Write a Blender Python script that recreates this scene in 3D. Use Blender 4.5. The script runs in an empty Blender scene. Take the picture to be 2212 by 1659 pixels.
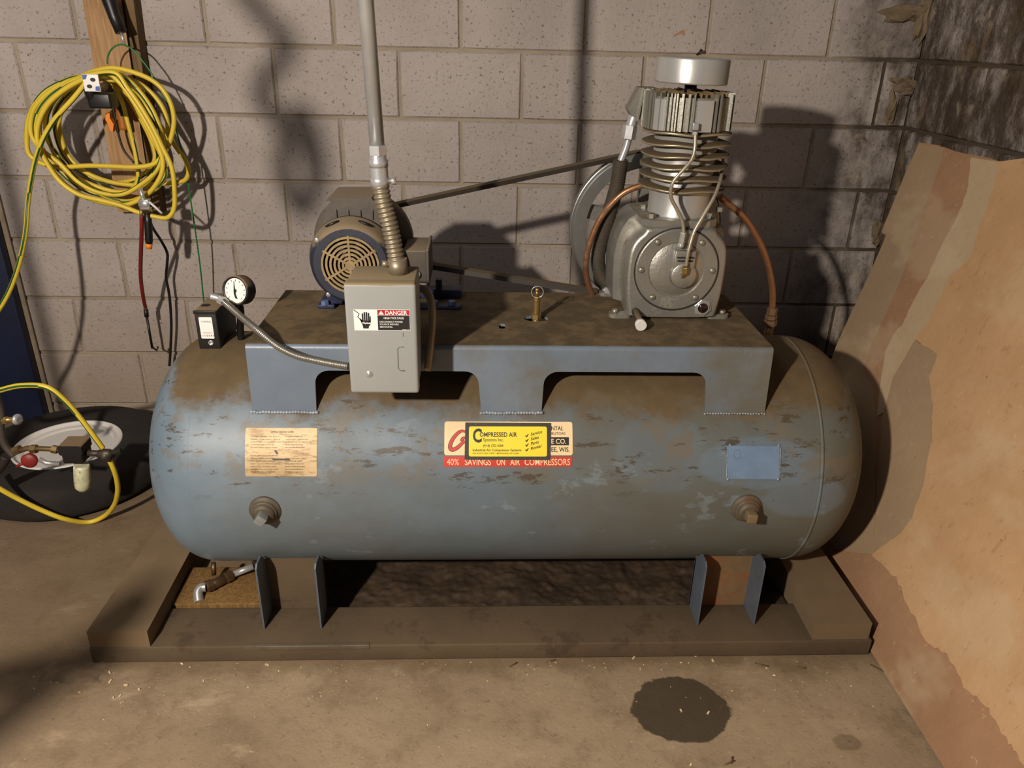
import bpy, bmesh, math, random
from mathutils import Vector, Matrix, Euler, noise
from mathutils.geometry import tessellate_polygon
random.seed(7)
S = bpy.context.scene
COL = S.collection
pi = math.pi
# ------------------------------------------------------------------ camera, world, light, exposure
CAM = Vector((0.6371, -2.58395, 1.3203)); ROT = Euler((1.14129, -0.02211, -0.03664), 'XYZ'); FPX = 1661.0
cd = bpy.data.cameras.new('camera'); cam = bpy.data.objects.new('camera', cd); COL.objects.link(cam)
cam.location = CAM; cam.rotation_euler = ROT
cd.sensor_width = 36.0; cd.sensor_fit = 'HORIZONTAL'; cd.lens = FPX / 2212 * 36; cd.clip_start = .02
S.camera = cam
w = bpy.data.worlds.new('dim_workshop'); S.world = w; w.use_nodes = True
w.node_tree.nodes['Background'].inputs[0].default_value = (0.66, 0.66, 0.80, 1)
w.node_tree.nodes['Background'].inputs[1].default_value = 0.034
def lamp(name, loc, energy, color, size):
    l = bpy.data.lights.new(name, 'POINT'); l.energy = energy; l.color = color; l.shadow_soft_size = size
    o = bpy.data.objects.new(name, l); COL.objects.link(o); o.location = loc; return o
lamp('work_lamp', (-.40, -3.0, 1.73), 165, (1.0, .89, .77), .036)
al = bpy.data.lights.new('overhead_fill', 'AREA'); al.energy = 7; al.color = (1.0, .93, .86); al.shape = 'RECTANGLE'; al.size = 1.2; al.size_y = .9  # soft overhead fill, added to lift the tops while undersides stay dark
alo = bpy.data.objects.new('overhead_fill', al); COL.objects.link(alo); alo.location = (-.7, -2.5, 2.7); alo.rotation_euler = (math.radians(25), math.radians(-20), 0)
S.view_settings.view_transform = 'Standard'; S.view_settings.look = 'None'
S.view_settings.gamma = 1; S.view_settings.use_curve_mapping = False
S.view_settings.exposure = 0.90

# ------------------------------------------------------------------ pixel -> point on a given plane
RM = ROT.to_matrix()
def ray(x, y): return RM @ Vector(((x - 1106) / FPX, -(y - 829.5) / FPX, -1.0))
def at(x, y, X=None, Y=None, Z=None):
    d = ray(x, y)
    t = (Y - CAM.y) / d.y if Y is not None else ((Z - CAM.z) / d.z if Z is not None else (X - CAM.x) / d.x)
    return CAM + d * t
def ats(L, Ys):
    if not isinstance(Ys, (list, tuple)): Ys = [Ys] * len(L)
    return [at(p[0], p[1], Y=y) for p, y in zip(L, Ys)]

# ------------------------------------------------------------------ materials
def lin(c): return tuple(((v / 255) / 12.92 if v / 255 <= .04045 else ((v / 255 + .055) / 1.055) ** 2.4) for v in c) + (1,)
class N:
    def __init__(s, name):
        s.m = bpy.data.materials.new(name); s.m.use_nodes = True; s.t = s.m.node_tree; s.b = s.t.nodes['Principled BSDF']
        s.co = s.t.nodes.new('ShaderNodeTexCoord').outputs['Object']
    def new(s, ty, **k):
        n = s.t.nodes.new(ty)
        for a, b in k.items(): setattr(n, a, b)
        return n
    def link(s, a, b): s.t.links.new(a, b)
    def val(s, v, inp):
        if hasattr(v, 'is_linked') or isinstance(v, bpy.types.NodeSocket): s.link(v, inp)
        else: inp.default_value = v
    def noise(s, scale, detail=4, rough=.6, vec=None, stretch=None):
        n = s.new('ShaderNodeTexNoise'); n.inputs['Scale'].default_value = scale; n.inputs['Detail'].default_value = detail; n.inputs['Roughness'].default_value = rough
        v = vec or s.co
        if stretch:
            mp = s.new('ShaderNodeMapping'); mp.inputs['Scale'].default_value = stretch; s.link(v, mp.inputs[0]); v = mp.outputs[0]
        s.link(v, n.inputs['Vector']); return n.outputs[0]
    def ramp(s, v, a, b):
        n = s.new('ShaderNodeMapRange'); n.interpolation_type = 'SMOOTHSTEP'; s.link(v, n.inputs[0]); n.inputs[1].default_value = a; n.inputs[2].default_value = b; return n.outputs[0]
    def math(s, op, a, b=0.0, c=None):
        n = s.new('ShaderNodeMath', operation=op); s.val(a, n.inputs[0]); s.val(b, n.inputs[1])
        if c is not None: s.val(c, n.inputs[2])
        return n.outputs[0]
    def mix(s, f, a, b, bt='MIX'):
        n = s.new('ShaderNodeMix', data_type='RGBA', blend_type=bt); s.val(f, n.inputs[0])
        s.val(a, n.inputs[6]); s.val(b, n.inputs[7]); return n.outputs[2]
    def sep(s): n = s.new('ShaderNodeSeparateXYZ'); s.link(s.co, n.inputs[0]); return n.outputs
    def nz(s): g = s.new('ShaderNodeNewGeometry'); n = s.new('ShaderNodeSeparateXYZ'); s.link(g.outputs['Normal'], n.inputs[0]); return n.outputs[2]
    def bump(s, h, st, dist=.01, prev=None):
        n = s.new('ShaderNodeBump'); n.inputs['Strength'].default_value = st; n.inputs['Distance'].default_value = dist; s.link(h, n.inputs['Height'])
        if prev is not None: s.link(prev, n.inputs['Normal'])
        return n.outputs[0]
    def out(s, col=None, rough=None, metal=0, normal=None, spec=None):
        if col is not None: s.val(col, s.b.inputs['Base Color'])
        if rough is not None: s.val(rough, s.b.inputs['Roughness'])
        s.val(metal, s.b.inputs['Metallic'])
        if normal is not None: s.link(normal, s.b.inputs['Normal'])
        if spec is not None: s.b.inputs['Specular IOR Level'].default_value = spec
        return s.m
def mat(name, col, rough=.5, metal=0, var=.18, vs=9, bump=.15, bs=120, dirt=0, dirtcol=(60, 45, 30), ds=14, dust=0, dustcol=(112, 92, 66), spec=None):
    n = N(name); c = lin(col)
    a = tuple(v * (1 - var) for v in c[:3]) + (1,); b = tuple(min(1, v * (1 + var)) for v in c[:3]) + (1,)
    o = n.mix(n.ramp(n.noise(vs, 5), .3, .7), a, b); r = rough; mt = metal
    if dirt:
        f = n.ramp(n.noise(ds, 8, .7), .72 - dirt * .5, .80 - dirt * .4)
        f = n.math('MULTIPLY', f, .85)
        o = n.mix(f, o, lin(dirtcol)); r = n.math('MULTIPLY_ADD', f, .9 - rough, rough)
        if metal: mt = n.math('MULTIPLY_ADD', f, -metal, metal)
    if dust:
        f = n.ramp(n.math('ADD', n.nz(), n.math('MULTIPLY', n.math('SUBTRACT', n.noise(25, 5), .5), .9)), 1.0 - dust, 1.25 - dust)
        o = n.mix(f, o, lin(dustcol)); r2 = n.new('ShaderNodeMix'); n.val(f, r2.inputs[0]); n.val(r, r2.inputs[2]); r2.inputs[3].default_value = .95; r = r2.outputs[0]
        if metal: mt = n.math('MULTIPLY', mt, n.math('SUBTRACT', 1.0, f))
    nm = n.bump(n.noise(bs, 5), bump, .002) if bump else None
    return n.out(o, r, mt, nm, spec)

# blocks
def block_mat(name, stain):
    n = N(name); g = n.new('ShaderNodeNewGeometry').outputs['Position']
    o = n.mix(n.ramp(n.noise(2.2, 4, vec=g), .3, .7), lin((152, 143, 138)), lin((172, 163, 156)))
    info = n.new('ShaderNodeObjectInfo').outputs['Random']
    o = n.mix(n.math('MULTIPLY', info, .25), o, lin((144, 135, 130)))
    sp = n.noise(95, 3, .7, vec=g); o = n.mix(n.ramp(sp, .57, .70), o, lin((102, 90, 83)))
    o = n.mix(n.math('MULTIPLY', n.ramp(n.noise(180, 2, vec=g), .55, .8), .35), o, lin((190, 180, 168)))
    # low down the blocks are browner
    sx = n.new('ShaderNodeSeparateXYZ'); n.link(g, sx.inputs[0])
    low = n.math('MULTIPLY', n.ramp(n.math('ADD', sx.outputs[2], n.math('MULTIPLY', n.noise(3, 4, vec=g), .5)), .95, .25), .65)
    o = n.mix(low, o, lin((146, 126, 104)))
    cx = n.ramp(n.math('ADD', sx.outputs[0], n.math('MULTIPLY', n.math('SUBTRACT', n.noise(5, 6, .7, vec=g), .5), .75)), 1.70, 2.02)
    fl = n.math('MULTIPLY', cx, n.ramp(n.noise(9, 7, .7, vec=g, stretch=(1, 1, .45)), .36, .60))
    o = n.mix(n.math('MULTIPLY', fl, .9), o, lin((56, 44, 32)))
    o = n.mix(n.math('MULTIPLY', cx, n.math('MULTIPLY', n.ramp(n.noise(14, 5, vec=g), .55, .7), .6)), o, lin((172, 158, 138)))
    if stain:
        st = n.ramp(n.noise(6, 7, .7, vec=g, stretch=(1, 1.6, .9)), .40, .60); o = n.mix(n.math('MULTIPLY', st, .8), o, lin((66, 52, 37)))
        st2 = n.ramp(n.noise(7, 6, vec=g, stretch=(1, 1.6, .7)), .54, .66); o = n.mix(n.math('MULTIPLY', st2, .4), o, lin((150, 128, 100)))
    nm = n.bump(sp, .5, -.004); nm = n.bump(n.noise(30, 6, vec=g), .35, .006, nm)
    if stain: nm = n.bump(n.noise(9, 7, .7, vec=g), .8, .03, nm)
    return n.out(o, .95, 0, nm, .15)
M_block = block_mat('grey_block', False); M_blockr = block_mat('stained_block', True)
def mortar():
    n = N('mortar'); g = n.new('ShaderNodeNewGeometry').outputs['Position']
    o = n.mix(n.ramp(n.noise(4, 5, vec=g), .3, .7), lin((136, 124, 108)), lin((158, 146, 128)))
    sx = n.new('ShaderNodeSeparateXYZ'); n.link(g, sx.inputs[0])
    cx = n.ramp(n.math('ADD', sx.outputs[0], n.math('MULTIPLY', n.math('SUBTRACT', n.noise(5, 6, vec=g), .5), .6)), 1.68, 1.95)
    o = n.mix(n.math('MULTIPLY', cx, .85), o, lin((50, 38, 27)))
    return n.out(o, .95, 0, n.bump(n.noise(120, 4, vec=g), .5, .003), .1)
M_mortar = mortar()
def floor_mat():
    n = N('dusty_concrete'); x, y, z = n.sep()
    o = n.mix(n.ramp(n.noise(1.7, 6), .3, .7), lin((132, 113, 90)), lin((158, 139, 112)))
    o = n.mix(n.math('MULTIPLY', n.ramp(n.noise(8, 8, .75), .46, .68), .5), o, lin((106, 86, 64)))
    o = n.mix(n.math('MULTIPLY', n.ramp(n.noise(5, 6, .65, stretch=(1, 2, 1)), .56, .7), .55), o, lin((178, 158, 130)))
    o = n.mix(n.math('MULTIPLY', n.ramp(n.noise(60, 4, .75), .57, .70), .5), o, lin((96, 76, 56)))
    o = n.mix(n.math('MULTIPLY', n.ramp(n.noise(90, 2), .70, .76), .6), o, lin((196, 178, 150)))
    # browner, darker floor from the skid's front edge inwards
    gy = n.ramp(n.math('ADD', y, n.math('MULTIPLY', n.math('SUBTRACT', n.noise(9, 6), .5), .16)), -1.30, -1.235)
    o = n.mix(n.math('MULTIPLY', gy, .55), o, lin((88, 70, 49)))
    # left side pinker
    lx = n.ramp(x, -.2, -.8); o = n.mix(n.math('MULTIPLY', lx, .3), o, lin((128, 106, 92)))
    # oil stain
    dx = n.math('DIVIDE', n.math('SUBTRACT', x, 1.075), .107); dy = n.math('DIVIDE', n.math('SUBTRACT', y, -1.382), .088)
    d = n.math('ADD', n.math('MULTIPLY', dx, dx), n.math('MULTIPLY', dy, dy))
    d = n.math('ADD', d, n.math('MULTIPLY', n.math('SUBTRACT', n.noise(22, 5, .6), .5), .75))
    st = n.ramp(d, 1.04, .93); o = n.mix(n.math('MULTIPLY', st, .93), o, lin((66, 56, 42)))
    # second, faint stain
    dx = n.math('DIVIDE', n.math('SUBTRACT', x, 1.40), .03); dy = n.math('DIVIDE', n.math('SUBTRACT', y, -1.475), .022)
    d = n.math('ADD', n.math('ADD', n.math('MULTIPLY', dx, dx), n.math('MULTIPLY', dy, dy)), n.math('MULTIPLY', n.math('SUBTRACT', n.noise(25, 4), .5), 1.2))
    o = n.mix(n.math('MULTIPLY', n.ramp(d, 1.1, .6), .4), o, lin((80, 62, 44)))
    nm = n.bump(n.noise(140, 5), .35, .003); nm = n.bump(n.noise(12, 6), .3, .012, nm)
    return n.out(o, .9, 0, nm, .25)
M_floor = floor_mat()
def tank_mat():
    n = N('blue_grey_tank_paint'); x, y, z = n.sep(); nz = n.nz()
    o = n.mix(n.ramp(n.noise(3, 4), .3, .7), lin((90, 106, 118)), lin((108, 122, 133)))
    # dirt film grows towards the right and towards the top
    big = n.math('MULTIPLY', n.math('SUBTRACT', n.noise(2.4, 5, .6), .5), 1.1)
    med = n.math('MULTIPLY', n.math('SUBTRACT', n.noise(14, 7, .7, stretch=(.55, 1, 1.4)), .5), .9)
    f = n.math('ADD', n.math('ADD', n.math('MULTIPLY', x, .52), big), med)
    def patch(cx, cz, rx, rz, amt):
        dx = n.math('DIVIDE', n.math('SUBTRACT', x, cx), rx); dz = n.math('DIVIDE', n.math('SUBTRACT', z, cz), rz)
        d = n.math('ADD', n.math('ADD', n.math('MULTIPLY', dx, dx), n.math('MULTIPLY', dz, dz)), med)
        return n.math('MULTIPLY', n.ramp(d, 1.1, .7), amt)
    film = n.ramp(n.math('SUBTRACT', f, n.math('MULTIPLY', med, .6)), -.05, .75)
    clean = n.math('MAXIMUM', patch(1.25, .475, .15, .055, .75), n.math('MAXIMUM', patch(1.03, .50, .10, .09, .28), patch(1.36, .40, .10, .05, .5)))
    film = n.math('MULTIPLY', film, n.math('SUBTRACT', 1.0, clean))
    o = n.mix(n.math('MULTIPLY', film, .80), o, lin((84, 78, 58)))
    # blotches
    bl = n.ramp(n.noise(8, 7, .68, stretch=(1, 1, 1.2)), .53, .60); zz = n.ramp(z, .40, .48)
    o = n.mix(n.math('MULTIPLY', bl, n.math('MULTIPLY', zz, .55)), o, lin((104, 92, 72)))
    # rubbed streaks
    s1 = n.ramp(n.noise(9, 7, .75, stretch=(1.0, 2, 3.6)), .565, .60); zb = n.math('MULTIPLY', n.ramp(z, .38, .46), n.ramp(z, .66, .60))
    o = n.mix(n.math('MULTIPLY', s1, n.math('MULTIPLY', zb, .85)), o, lin((66, 54, 36)))
    s2 = n.ramp(n.noise(7, 6, .65, stretch=(1.3, 1, 2)), .60, .66)
    o = n.mix(n.math('MULTIPLY', s2, .35), o, lin((128, 142, 152)))
    o = n.mix(n.ramp(n.noise(70, 3), .74, .78), o, lin((44, 40, 36)))
    # settled dust on the upper side
    ed = n.math('MULTIPLY', n.math('SUBTRACT', n.noise(10, 7, .65), .5), .55)
    up = n.ramp(n.math('ADD', nz, ed), .62, .80)
    o = n.mix(up, o, n.mix(n.noise(30, 4), lin((74, 60, 38)), lin((104, 86, 58))))
    rough = n.math('MULTIPLY_ADD', n.math('MAXIMUM', up, n.math('MULTIPLY', film, .6)), .40, .46)
    nm = n.bump(n.noise(260, 3), .12, .001); nm = n.bump(n.noise(6, 3), .10, .01, nm)
    return n.out(o, rough, 0, nm, .45)
M_tank = tank_mat()
def plat_mat():
    n = N('blue_grey_platform_paint'); x, y, z = n.sep(); nz = n.nz()
    o = n.mix(n.ramp(n.noise(4, 4), .3, .7), lin((95, 108, 122)), lin((111, 122, 135)))
    f = n.math('ADD', n.math('MULTIPLY', x, .5), n.math('MULTIPLY', n.math('SUBTRACT', n.noise(5, 7, .65), .5), 1.4))
    o = n.mix(n.math('MULTIPLY', n.ramp(f, .25, .75), .72), o, lin((94, 86, 60)))
    o = n.mix(n.ramp(n.noise(60, 3), .73, .78), o, lin((60, 48, 38)))
    up = n.ramp(n.math('ADD', nz, n.math('MULTIPLY', n.math('SUBTRACT', n.noise(12, 6), .5), .12)), .90, .975)
    d = n.mix(n.ramp(n.noise(16, 7, .7), .4, .62), lin((78, 64, 40)), lin((104, 86, 58)))
    rub = n.ramp(n.noise(7, 5, .6, stretch=(1, 2.2, 1)), .64, .69); d = n.mix(n.math('MULTIPLY', rub, .6), d, lin((84, 84, 80)))
    o = n.mix(up, o, d)
    return n.out(o, n.math('MULTIPLY_ADD', up, .45, .40), 0, n.bump(n.noise(200, 4), .2, .0015), .5)
M_plat = plat_mat()
def sheet_mat(name, a, b, speck=.5):
    n = N(name)
    o = n.mix(n.ramp(n.noise(3, 5), .3, .7), lin(a), lin(b))
    o = n.mix(n.math('MULTIPLY', n.ramp(n.noise(26, 7, .8, stretch=(1, 1.6, 1)), .56, .66), speck), o, lin((146, 112, 74)))
    o = n.mix(n.math('MULTIPLY', n.ramp(n.noise(48, 5, .7), .62, .72), speck * .8), o, lin((206, 180, 142)))
    o = n.mix(n.ramp(n.noise(75, 3), .72, .77), o, lin((84, 58, 34)))
    o = n.mix(n.math('MULTIPLY', n.ramp(n.noise(2.6, 4, stretch=(1, 1, 1.6)), .50, .62), .28), o, lin((200, 182, 150)))
    nm = n.bump(n.noise(70, 6, .7), .35, .003); nm = n.bump(n.noise(9, 5), .25, .01, nm)
    return n.out(o, .92, 0, nm, .2)
M_sheet = sheet_mat('fibre_tan', (176, 140, 101), (194, 158, 119)); M_sheet_b = sheet_mat('fibre_brown', (146, 112, 84), (164, 128, 98), .7)
M_sheet_c = sheet_mat('fibre_grey', (148, 126, 100), (162, 138, 108), .3); M_sheet_d = sheet_mat('fibre_pale', (172, 150, 120), (184, 162, 130), .3)
def wood_mat(name, a, b):
    n = N(name)
    g = n.noise(30, 5, .6, stretch=(6, 6, .35)); o = n.mix(n.ramp(g, .35, .65), lin(a), lin(b))
    o = n.mix(n.math('MULTIPLY', n.ramp(n.noise(5, 4), .5, .7), .35), o, lin((96, 68, 40)))
    return n.out(o, .8, 0, n.bump(g, .3, .002), .3)
M_wood = wood_mat('pine', (146, 114, 78), (168, 134, 96)); M_wood2 = wood_mat('dark_wood', (84, 66, 42), (118, 94, 62)); M_plank = wood_mat('oily_plank', (100, 74, 40), (126, 96, 54))  # second wood is a darker brown with the same grain
M_skid = mat('grimy_skid', (84, 69, 49), .85, 0, .14, 5, .4, 90, .35, (66, 52, 36), 9)
M_skid2 = mat('dusty_skid', (112, 93, 68), .9, 0, .12, 5, .3, 120, .2, (92, 74, 52), 14)
M_dirt = mat('oily_dirt', (58, 44, 30), .7, 0, .35, 18, .6, 90, .3, (28, 21, 14), 25)
M_foot = mat('foot_paint', (80, 88, 98), .5, 0, .15, 8, .1, 80, .15, (92, 70, 46), 12)
M_web = mat('rusty_foot_web', (112, 88, 58), .8, 0, .2, 8, .3, 80, .45, (124, 72, 34), 6)
M_cast = mat('silver_cast', (158, 156, 148), .36, .7, .12, 10, .35, 160, .28, (92, 82, 60), 11, .12, (108, 92, 64))
M_castd = mat('silver_cast_dusty', (140, 138, 128), .42, .6, .12, 10, .3, 160, .2, (80, 68, 46), 9, .55, (100, 82, 54))
M_fin = mat('worn_fin', (156, 148, 124), .40, .6, .15, 20, .2, 160, .4, (78, 62, 40), 16, .6, (84, 68, 44))
M_silver = mat('silver_paint', (178, 178, 174), .33, .5, .06, 8, .05, 200, .1, (110, 104, 92), 30)
M_steel = mat('bright_steel', (200, 200, 196), .25, .7, .08, 12, .05, 100, .1, (110, 96, 76), 18)
M_galv = mat('galvanised', (186, 187, 188), .30, .55, .08, 20, .06, 80, .12, (122, 110, 88), 12)
M_flex = mat('flex_conduit', (138, 128, 108), .45, .6, .1, 20, .1, 100, .2, (88, 76, 56), 14, .35, (126, 108, 80))
M_flex2 = mat('flex_conduit_clean', (150, 146, 136), .35, .8, .1, 20, .1, 100, .15, (88, 76, 56), 14)
M_black = mat('black_plastic', (20, 19, 20), .4, 0, .2, 8, .05, 100)
M_blackd = mat('black_dusty', (24, 22, 22), .5, 0, .2, 8, .1, 100, .05, (84, 70, 50), 14, .75, (118, 98, 72))
M_rub = mat('rubber', (30, 25, 20), .9, 0, .3, 14, .4, 60, .12, (60, 50, 34), 9)
M_belt = mat('belt_rubber', (46, 40, 32), .6, 0, .15, 14, .2, 60, .1, (84, 70, 48), 14, .55, (92, 78, 54))
M_navy = mat('navy_paint', (10, 22, 48), .45, 0, .25, 5, .1, 60)
M_motor = mat('motor_navy', (40, 44, 58), .5, .1, .2, 10, .2, 80, .25, (96, 84, 66), 9, .75, (122, 106, 82))
M_motorb = mat('motor_body', (78, 71, 64), .6, .1, .2, 10, .3, 70, .3, (84, 72, 56), 9, .65, (126, 110, 88))
M_grille = mat('dusty_grille', (138, 118, 84), .85, 0, .15, 40, .4, 120, .15, (60, 52, 46), 30)
M_box = mat('box_grey', (142, 144, 142), .42, 0, .04, 5, .04, 150, .04, (120, 108, 84), 9, .7, (134, 118, 90), .4)
M_copper = mat('copper', (150, 108, 78), .36, .7, .15, 16, .1, 80, .35, (104, 74, 48), 12)
M_brass = mat('brass', (156, 130, 80), .4, .7, .15, 20, .1, 90, .2, (96, 74, 40), 20)
M_white = mat('white_paint', (206, 202, 196), .5, 0, .05, 6, .05, 90, .08, (150, 138, 116), 12)
M_yellow = mat('hose_yellow', (204, 178, 52), .42, 0, .06, 10, .04, 60, .08, (150, 120, 40), 12)
M_green = mat('hose_green', (24, 74, 34), .45, 0, .1, 10, 0)
M_gwire = mat('green_wire', (22, 104, 44), .4, 0, .1, 10, 0)
M_red = mat('red_rubber', (112, 26, 20), .5, 0, .12, 30, .05, 80)
M_redm = mat('red_handle', (120, 28, 22), .5, 0, .2, 30, .05, 80, .3, (60, 40, 30), 30)
M_orange = mat('orange_plastic', (226, 130, 20), .5, 0, .1, 10, 0)
M_tube = mat('oil_tube', (164, 156, 138), .38, .6, .08, 20, .05, 100, .2, (110, 98, 76), 30)
M_hosed = mat('hose_dark', (62, 54, 42), .65, 0, .15, 20, .2, 80, .15, (96, 82, 58), 14)
M_glass = mat('cloudy_bowl', (196, 194, 160), .3, 0, .15, 30, .1, 60, .35, (90, 88, 66), 40)
M_chip = mat('wood_chip', (206, 184, 144), .8, 0, .3, 30, 0)
M_weld = mat('weld', (142, 148, 156), .5, .2, .3, 60, .8, 120, .3, (70, 60, 50), 60)
P_white = mat('print_white', (222, 220, 216), .5, 0, .03, 9, 0); P_black = mat('print_black', (28, 26, 26), .5, 0, .1, 9, 0)
P_red = mat('print_red', (168, 30, 34), .45, 0, .05, 9, 0); P_red2 = mat('print_red_old', (188, 52, 38), .5, 0, .08, 14, 0, 10, .12, (130, 84, 60), 30)
P_yellow = mat('print_yellow', (228, 206, 44), .45, 0, .04, 9, 0); P_cream = mat('print_cream', (222, 196, 150), .5, 0, .07, 9, 0, 10, .22, (130, 104, 70), 20)
P_frame = mat('print_black_border', (48, 44, 36), .6, 0, .15, 20, 0, 10, .2, (92, 80, 60), 30)
P_blue = mat('print_blue', (70, 90, 160), .5, 0, .05, 9, 0); P_grey = mat('print_grey', (92, 78, 56), .6, 0, .1, 20, 0)
def plate_mat():
    n = N('brass_plate')
    o = n.mix(n.ramp(n.noise(5, 5), .3, .7), lin((164, 138, 98)), lin((196, 172, 130)))
    o = n.mix(n.math('MULTIPLY', n.ramp(n.noise(26, 7, .75, stretch=(1, 2, 4)), .48, .60), .75), o, lin((122, 98, 58)))
    o = n.mix(n.math('MULTIPLY', n.ramp(n.noise(16, 5, .7, stretch=(1, 2, 4)), .64, .7), .7), o, lin((96, 64, 50)))
    return n.out(o, .5, .15, n.bump(n.noise(60, 4), .1, .001))
M_plate = plate_mat()

# ------------------------------------------------------------------ mesh building
class MB:
    def __init__(s): s.v = []; s.f = []; s.sm = []; s.mi = []
    def add(s, vs, fs, smooth=False, mi=0):
        o = len(s.v); s.v += [tuple(v) for v in vs]
        for f in fs:
            s.f.append(tuple(i + o for i in f)); s.sm.append(smooth); s.mi.append(mi)
        return s
    def box(s, a, b, bev=0, mi=0, rot=None, seg=2):
        a = Vector(a); b = Vector(b); c = (a + b) / 2; d = b - a
        bm = bmesh.new(); bmesh.ops.create_cube(bm, size=1)
        for v in bm.verts: v.co = Vector((v.co.x * abs(d.x), v.co.y * abs(d.y), v.co.z * abs(d.z)))
        if bev: bmesh.ops.bevel(bm, geom=bm.edges[:], offset=bev, segments=seg, affect='EDGES', profile=.6)
        if rot: bmesh.ops.rotate(bm, verts=bm.verts, cent=(0, 0, 0), matrix=Euler(rot).to_matrix())
        bm.verts.index_update()
        s.add([v.co + c for v in bm.verts], [[v.index for v in f.verts] for f in bm.faces], bool(bev), mi); bm.free(); return s
    def tube(s, pts, r, seg=12, mi=0, cap=True, stripe=None, closed=False):
        pts = [Vector(p) for p in pts]; n = len(pts); rs = r if isinstance(r, (list, tuple)) else [r] * n
        T = []
        for i in range(n):
            if closed: t = pts[(i + 1) % n] - pts[i - 1]
            else: t = pts[min(i + 1, n - 1)] - pts[max(i - 1, 0)]
            T.append(t.normalized() if t.length > 1e-9 else (T[-1] if T else Vector((0, 0, 1))))
        u = T[0].orthogonal().normalized(); vs = []
        for i in range(n):
            u = (u - T[i] * u.dot(T[i])).normalized(); wv = T[i].cross(u)
            for k in range(seg):
                a = 2 * pi * k / seg; vs.append(pts[i] + (u * math.cos(a) + wv * math.sin(a)) * rs[i])
        o = len(s.v); s.v += [tuple(v) for v in vs]
        for i in range(n if closed else n - 1):
            j = (i + 1) % n
            for k in range(seg):
                k2 = (k + 1) % seg
                s.f.append((o + i * seg + k, o + i * seg + k2, o + j * seg + k2, o + j * seg + k)); s.sm.append(True)
                m = mi
                if stripe is not None:
                    ks = int(i * stripe[1]) % seg
                    if k in (ks, (ks + 1) % seg): m = stripe[0]
                s.mi.append(m)
        if cap and not closed:
            s.f.append(tuple(o + k for k in range(seg))[::-1]); s.sm.append(False); s.mi.append(mi)
            s.f.append(tuple(o + (n - 1) * seg + k for k in range(seg))); s.sm.append(False); s.mi.append(mi)
        return s
    def lathe(s, c, axis, prof, seg=48, mi=0, smooth=True, ref=None, a0=0):
        """prof = [(distance along axis, radius)...]; sharp corners: repeat a point"""
        c = Vector(c); ax = Vector(axis).normalized(); u = ax.orthogonal().normalized(); wv = ax.cross(u)
        o = len(s.v)
        for d, r in prof:
            for k in range(seg):
                a = a0 + 2 * pi * k / seg; s.v.append(tuple(c + ax * d + (u * math.cos(a) + wv * math.sin(a)) * r))
        for i in range(len(prof) - 1):
            if prof[i] == prof[i + 1]: continue
            for k in range(seg):
                k2 = (k + 1) % seg; s.f.append((o + i * seg + k, o + i * seg + k2, o + (i + 1) * seg + k2, o + (i + 1) * seg + k)); s.sm.append(smooth); s.mi.append(mi)
        for i, rev in (() if prof[0] == prof[-1] else ((0, True), (len(prof) - 1, False))):
            if prof[i][1] > 1e-6:
                f = tuple(o + i * seg + k for k in range(seg)); s.f.append(f[::-1] if rev else f); s.sm.append(False); s.mi.append(mi)
        return s
    def cyl(s, a, b, r, seg=24, mi=0, bev=0, r2=None):
        a = Vector(a); b = Vector(b); L = (b - a).length; r2 = r if r2 is None else r2
        if bev: pr = [(0, r - bev), (0, r - bev), (bev * .3, r - bev * .3), (bev, r), (bev, r), (L - bev, r2), (L - bev, r2), (L - bev * .3, r2 - bev * .3), (L, r2 - bev), (L, r2 - bev)]
        else: pr = [(0, r), (L, r2)]
        return s.lathe(a, b - a, pr, seg, mi)
    def hexn(s, a, b, r, mi=0): 
        a = Vector(a); b = Vector(b); return s.lathe(a, b - a, [(0, r * .93), (.0008, r), ((b - a).length - .0008, r), ((b - a).length, r * .93)], 6, mi, False)
    def prism(s, outline, fn, h0, h1, holes=(), mi=0, smooth=False):
        """outline of (u,v); fn(u,v,h) -> point"""
        loops = [list(outline)] + [list(h) for h in holes]
        tris = tessellate_polygon([[Vector((p[0], p[1], 0)) for p in L] for L in loops]); flat = [p for L in loops for p in L]; n = len(flat)
        o = len(s.v); s.v += [tuple(fn(p[0], p[1], h0)) for p in flat] + [tuple(fn(p[0], p[1], h1)) for p in flat]
        for t in tris:
            s.f.append(tuple(o + n + i for i in t)); s.f.append(tuple(o + i for i in t[::-1])); s.sm += [False] * 2; s.mi += [mi] * 2
        k = 0
        for L in loops:
            m = len(L)
            for i in range(m):
                j = (i + 1) % m; s.f.append((o + k + i, o + k + j, o + n + k + j, o + n + k + i)); s.sm.append(smooth); s.mi.append(mi)
            k += m
        return s
    def ball(s, c, r, seg=12, mi=0, sc=(1, 1, 1), jit=0, sub=2, smooth=True):
        bm = bmesh.new(); bmesh.ops.create_icosphere(bm, subdivisions=sub, radius=1)
        bm.verts.index_update(); vs = []
        for v in bm.verts:
            k = 1 + (noise.noise(v.co * 1.7 + Vector(c) * 9) * jit if jit else 0); vs.append((c[0] + v.co.x * r * sc[0] * k, c[1] + v.co.y * r * sc[1] * k, c[2] + v.co.z * r * sc[2] * k))
        s.add(vs, [[v.index for v in f.verts] for f in bm.faces], smooth, mi); bm.free(); return s
    def mesh(s, name, mats):
        me = bpy.data.meshes.new(name); me.from_pydata(s.v, [], s.f)
        me.polygons.foreach_set('use_smooth', s.sm); me.polygons.foreach_set('material_index', s.mi)
        for m in (mats if isinstance(mats, (list, tuple)) else [mats]): me.materials.append(m)
        bm = bmesh.new(); bm.from_mesh(me); bmesh.ops.recalc_face_normals(bm, faces=bm.faces); bm.to_mesh(me); bm.free()
        me.update(); return me
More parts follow.
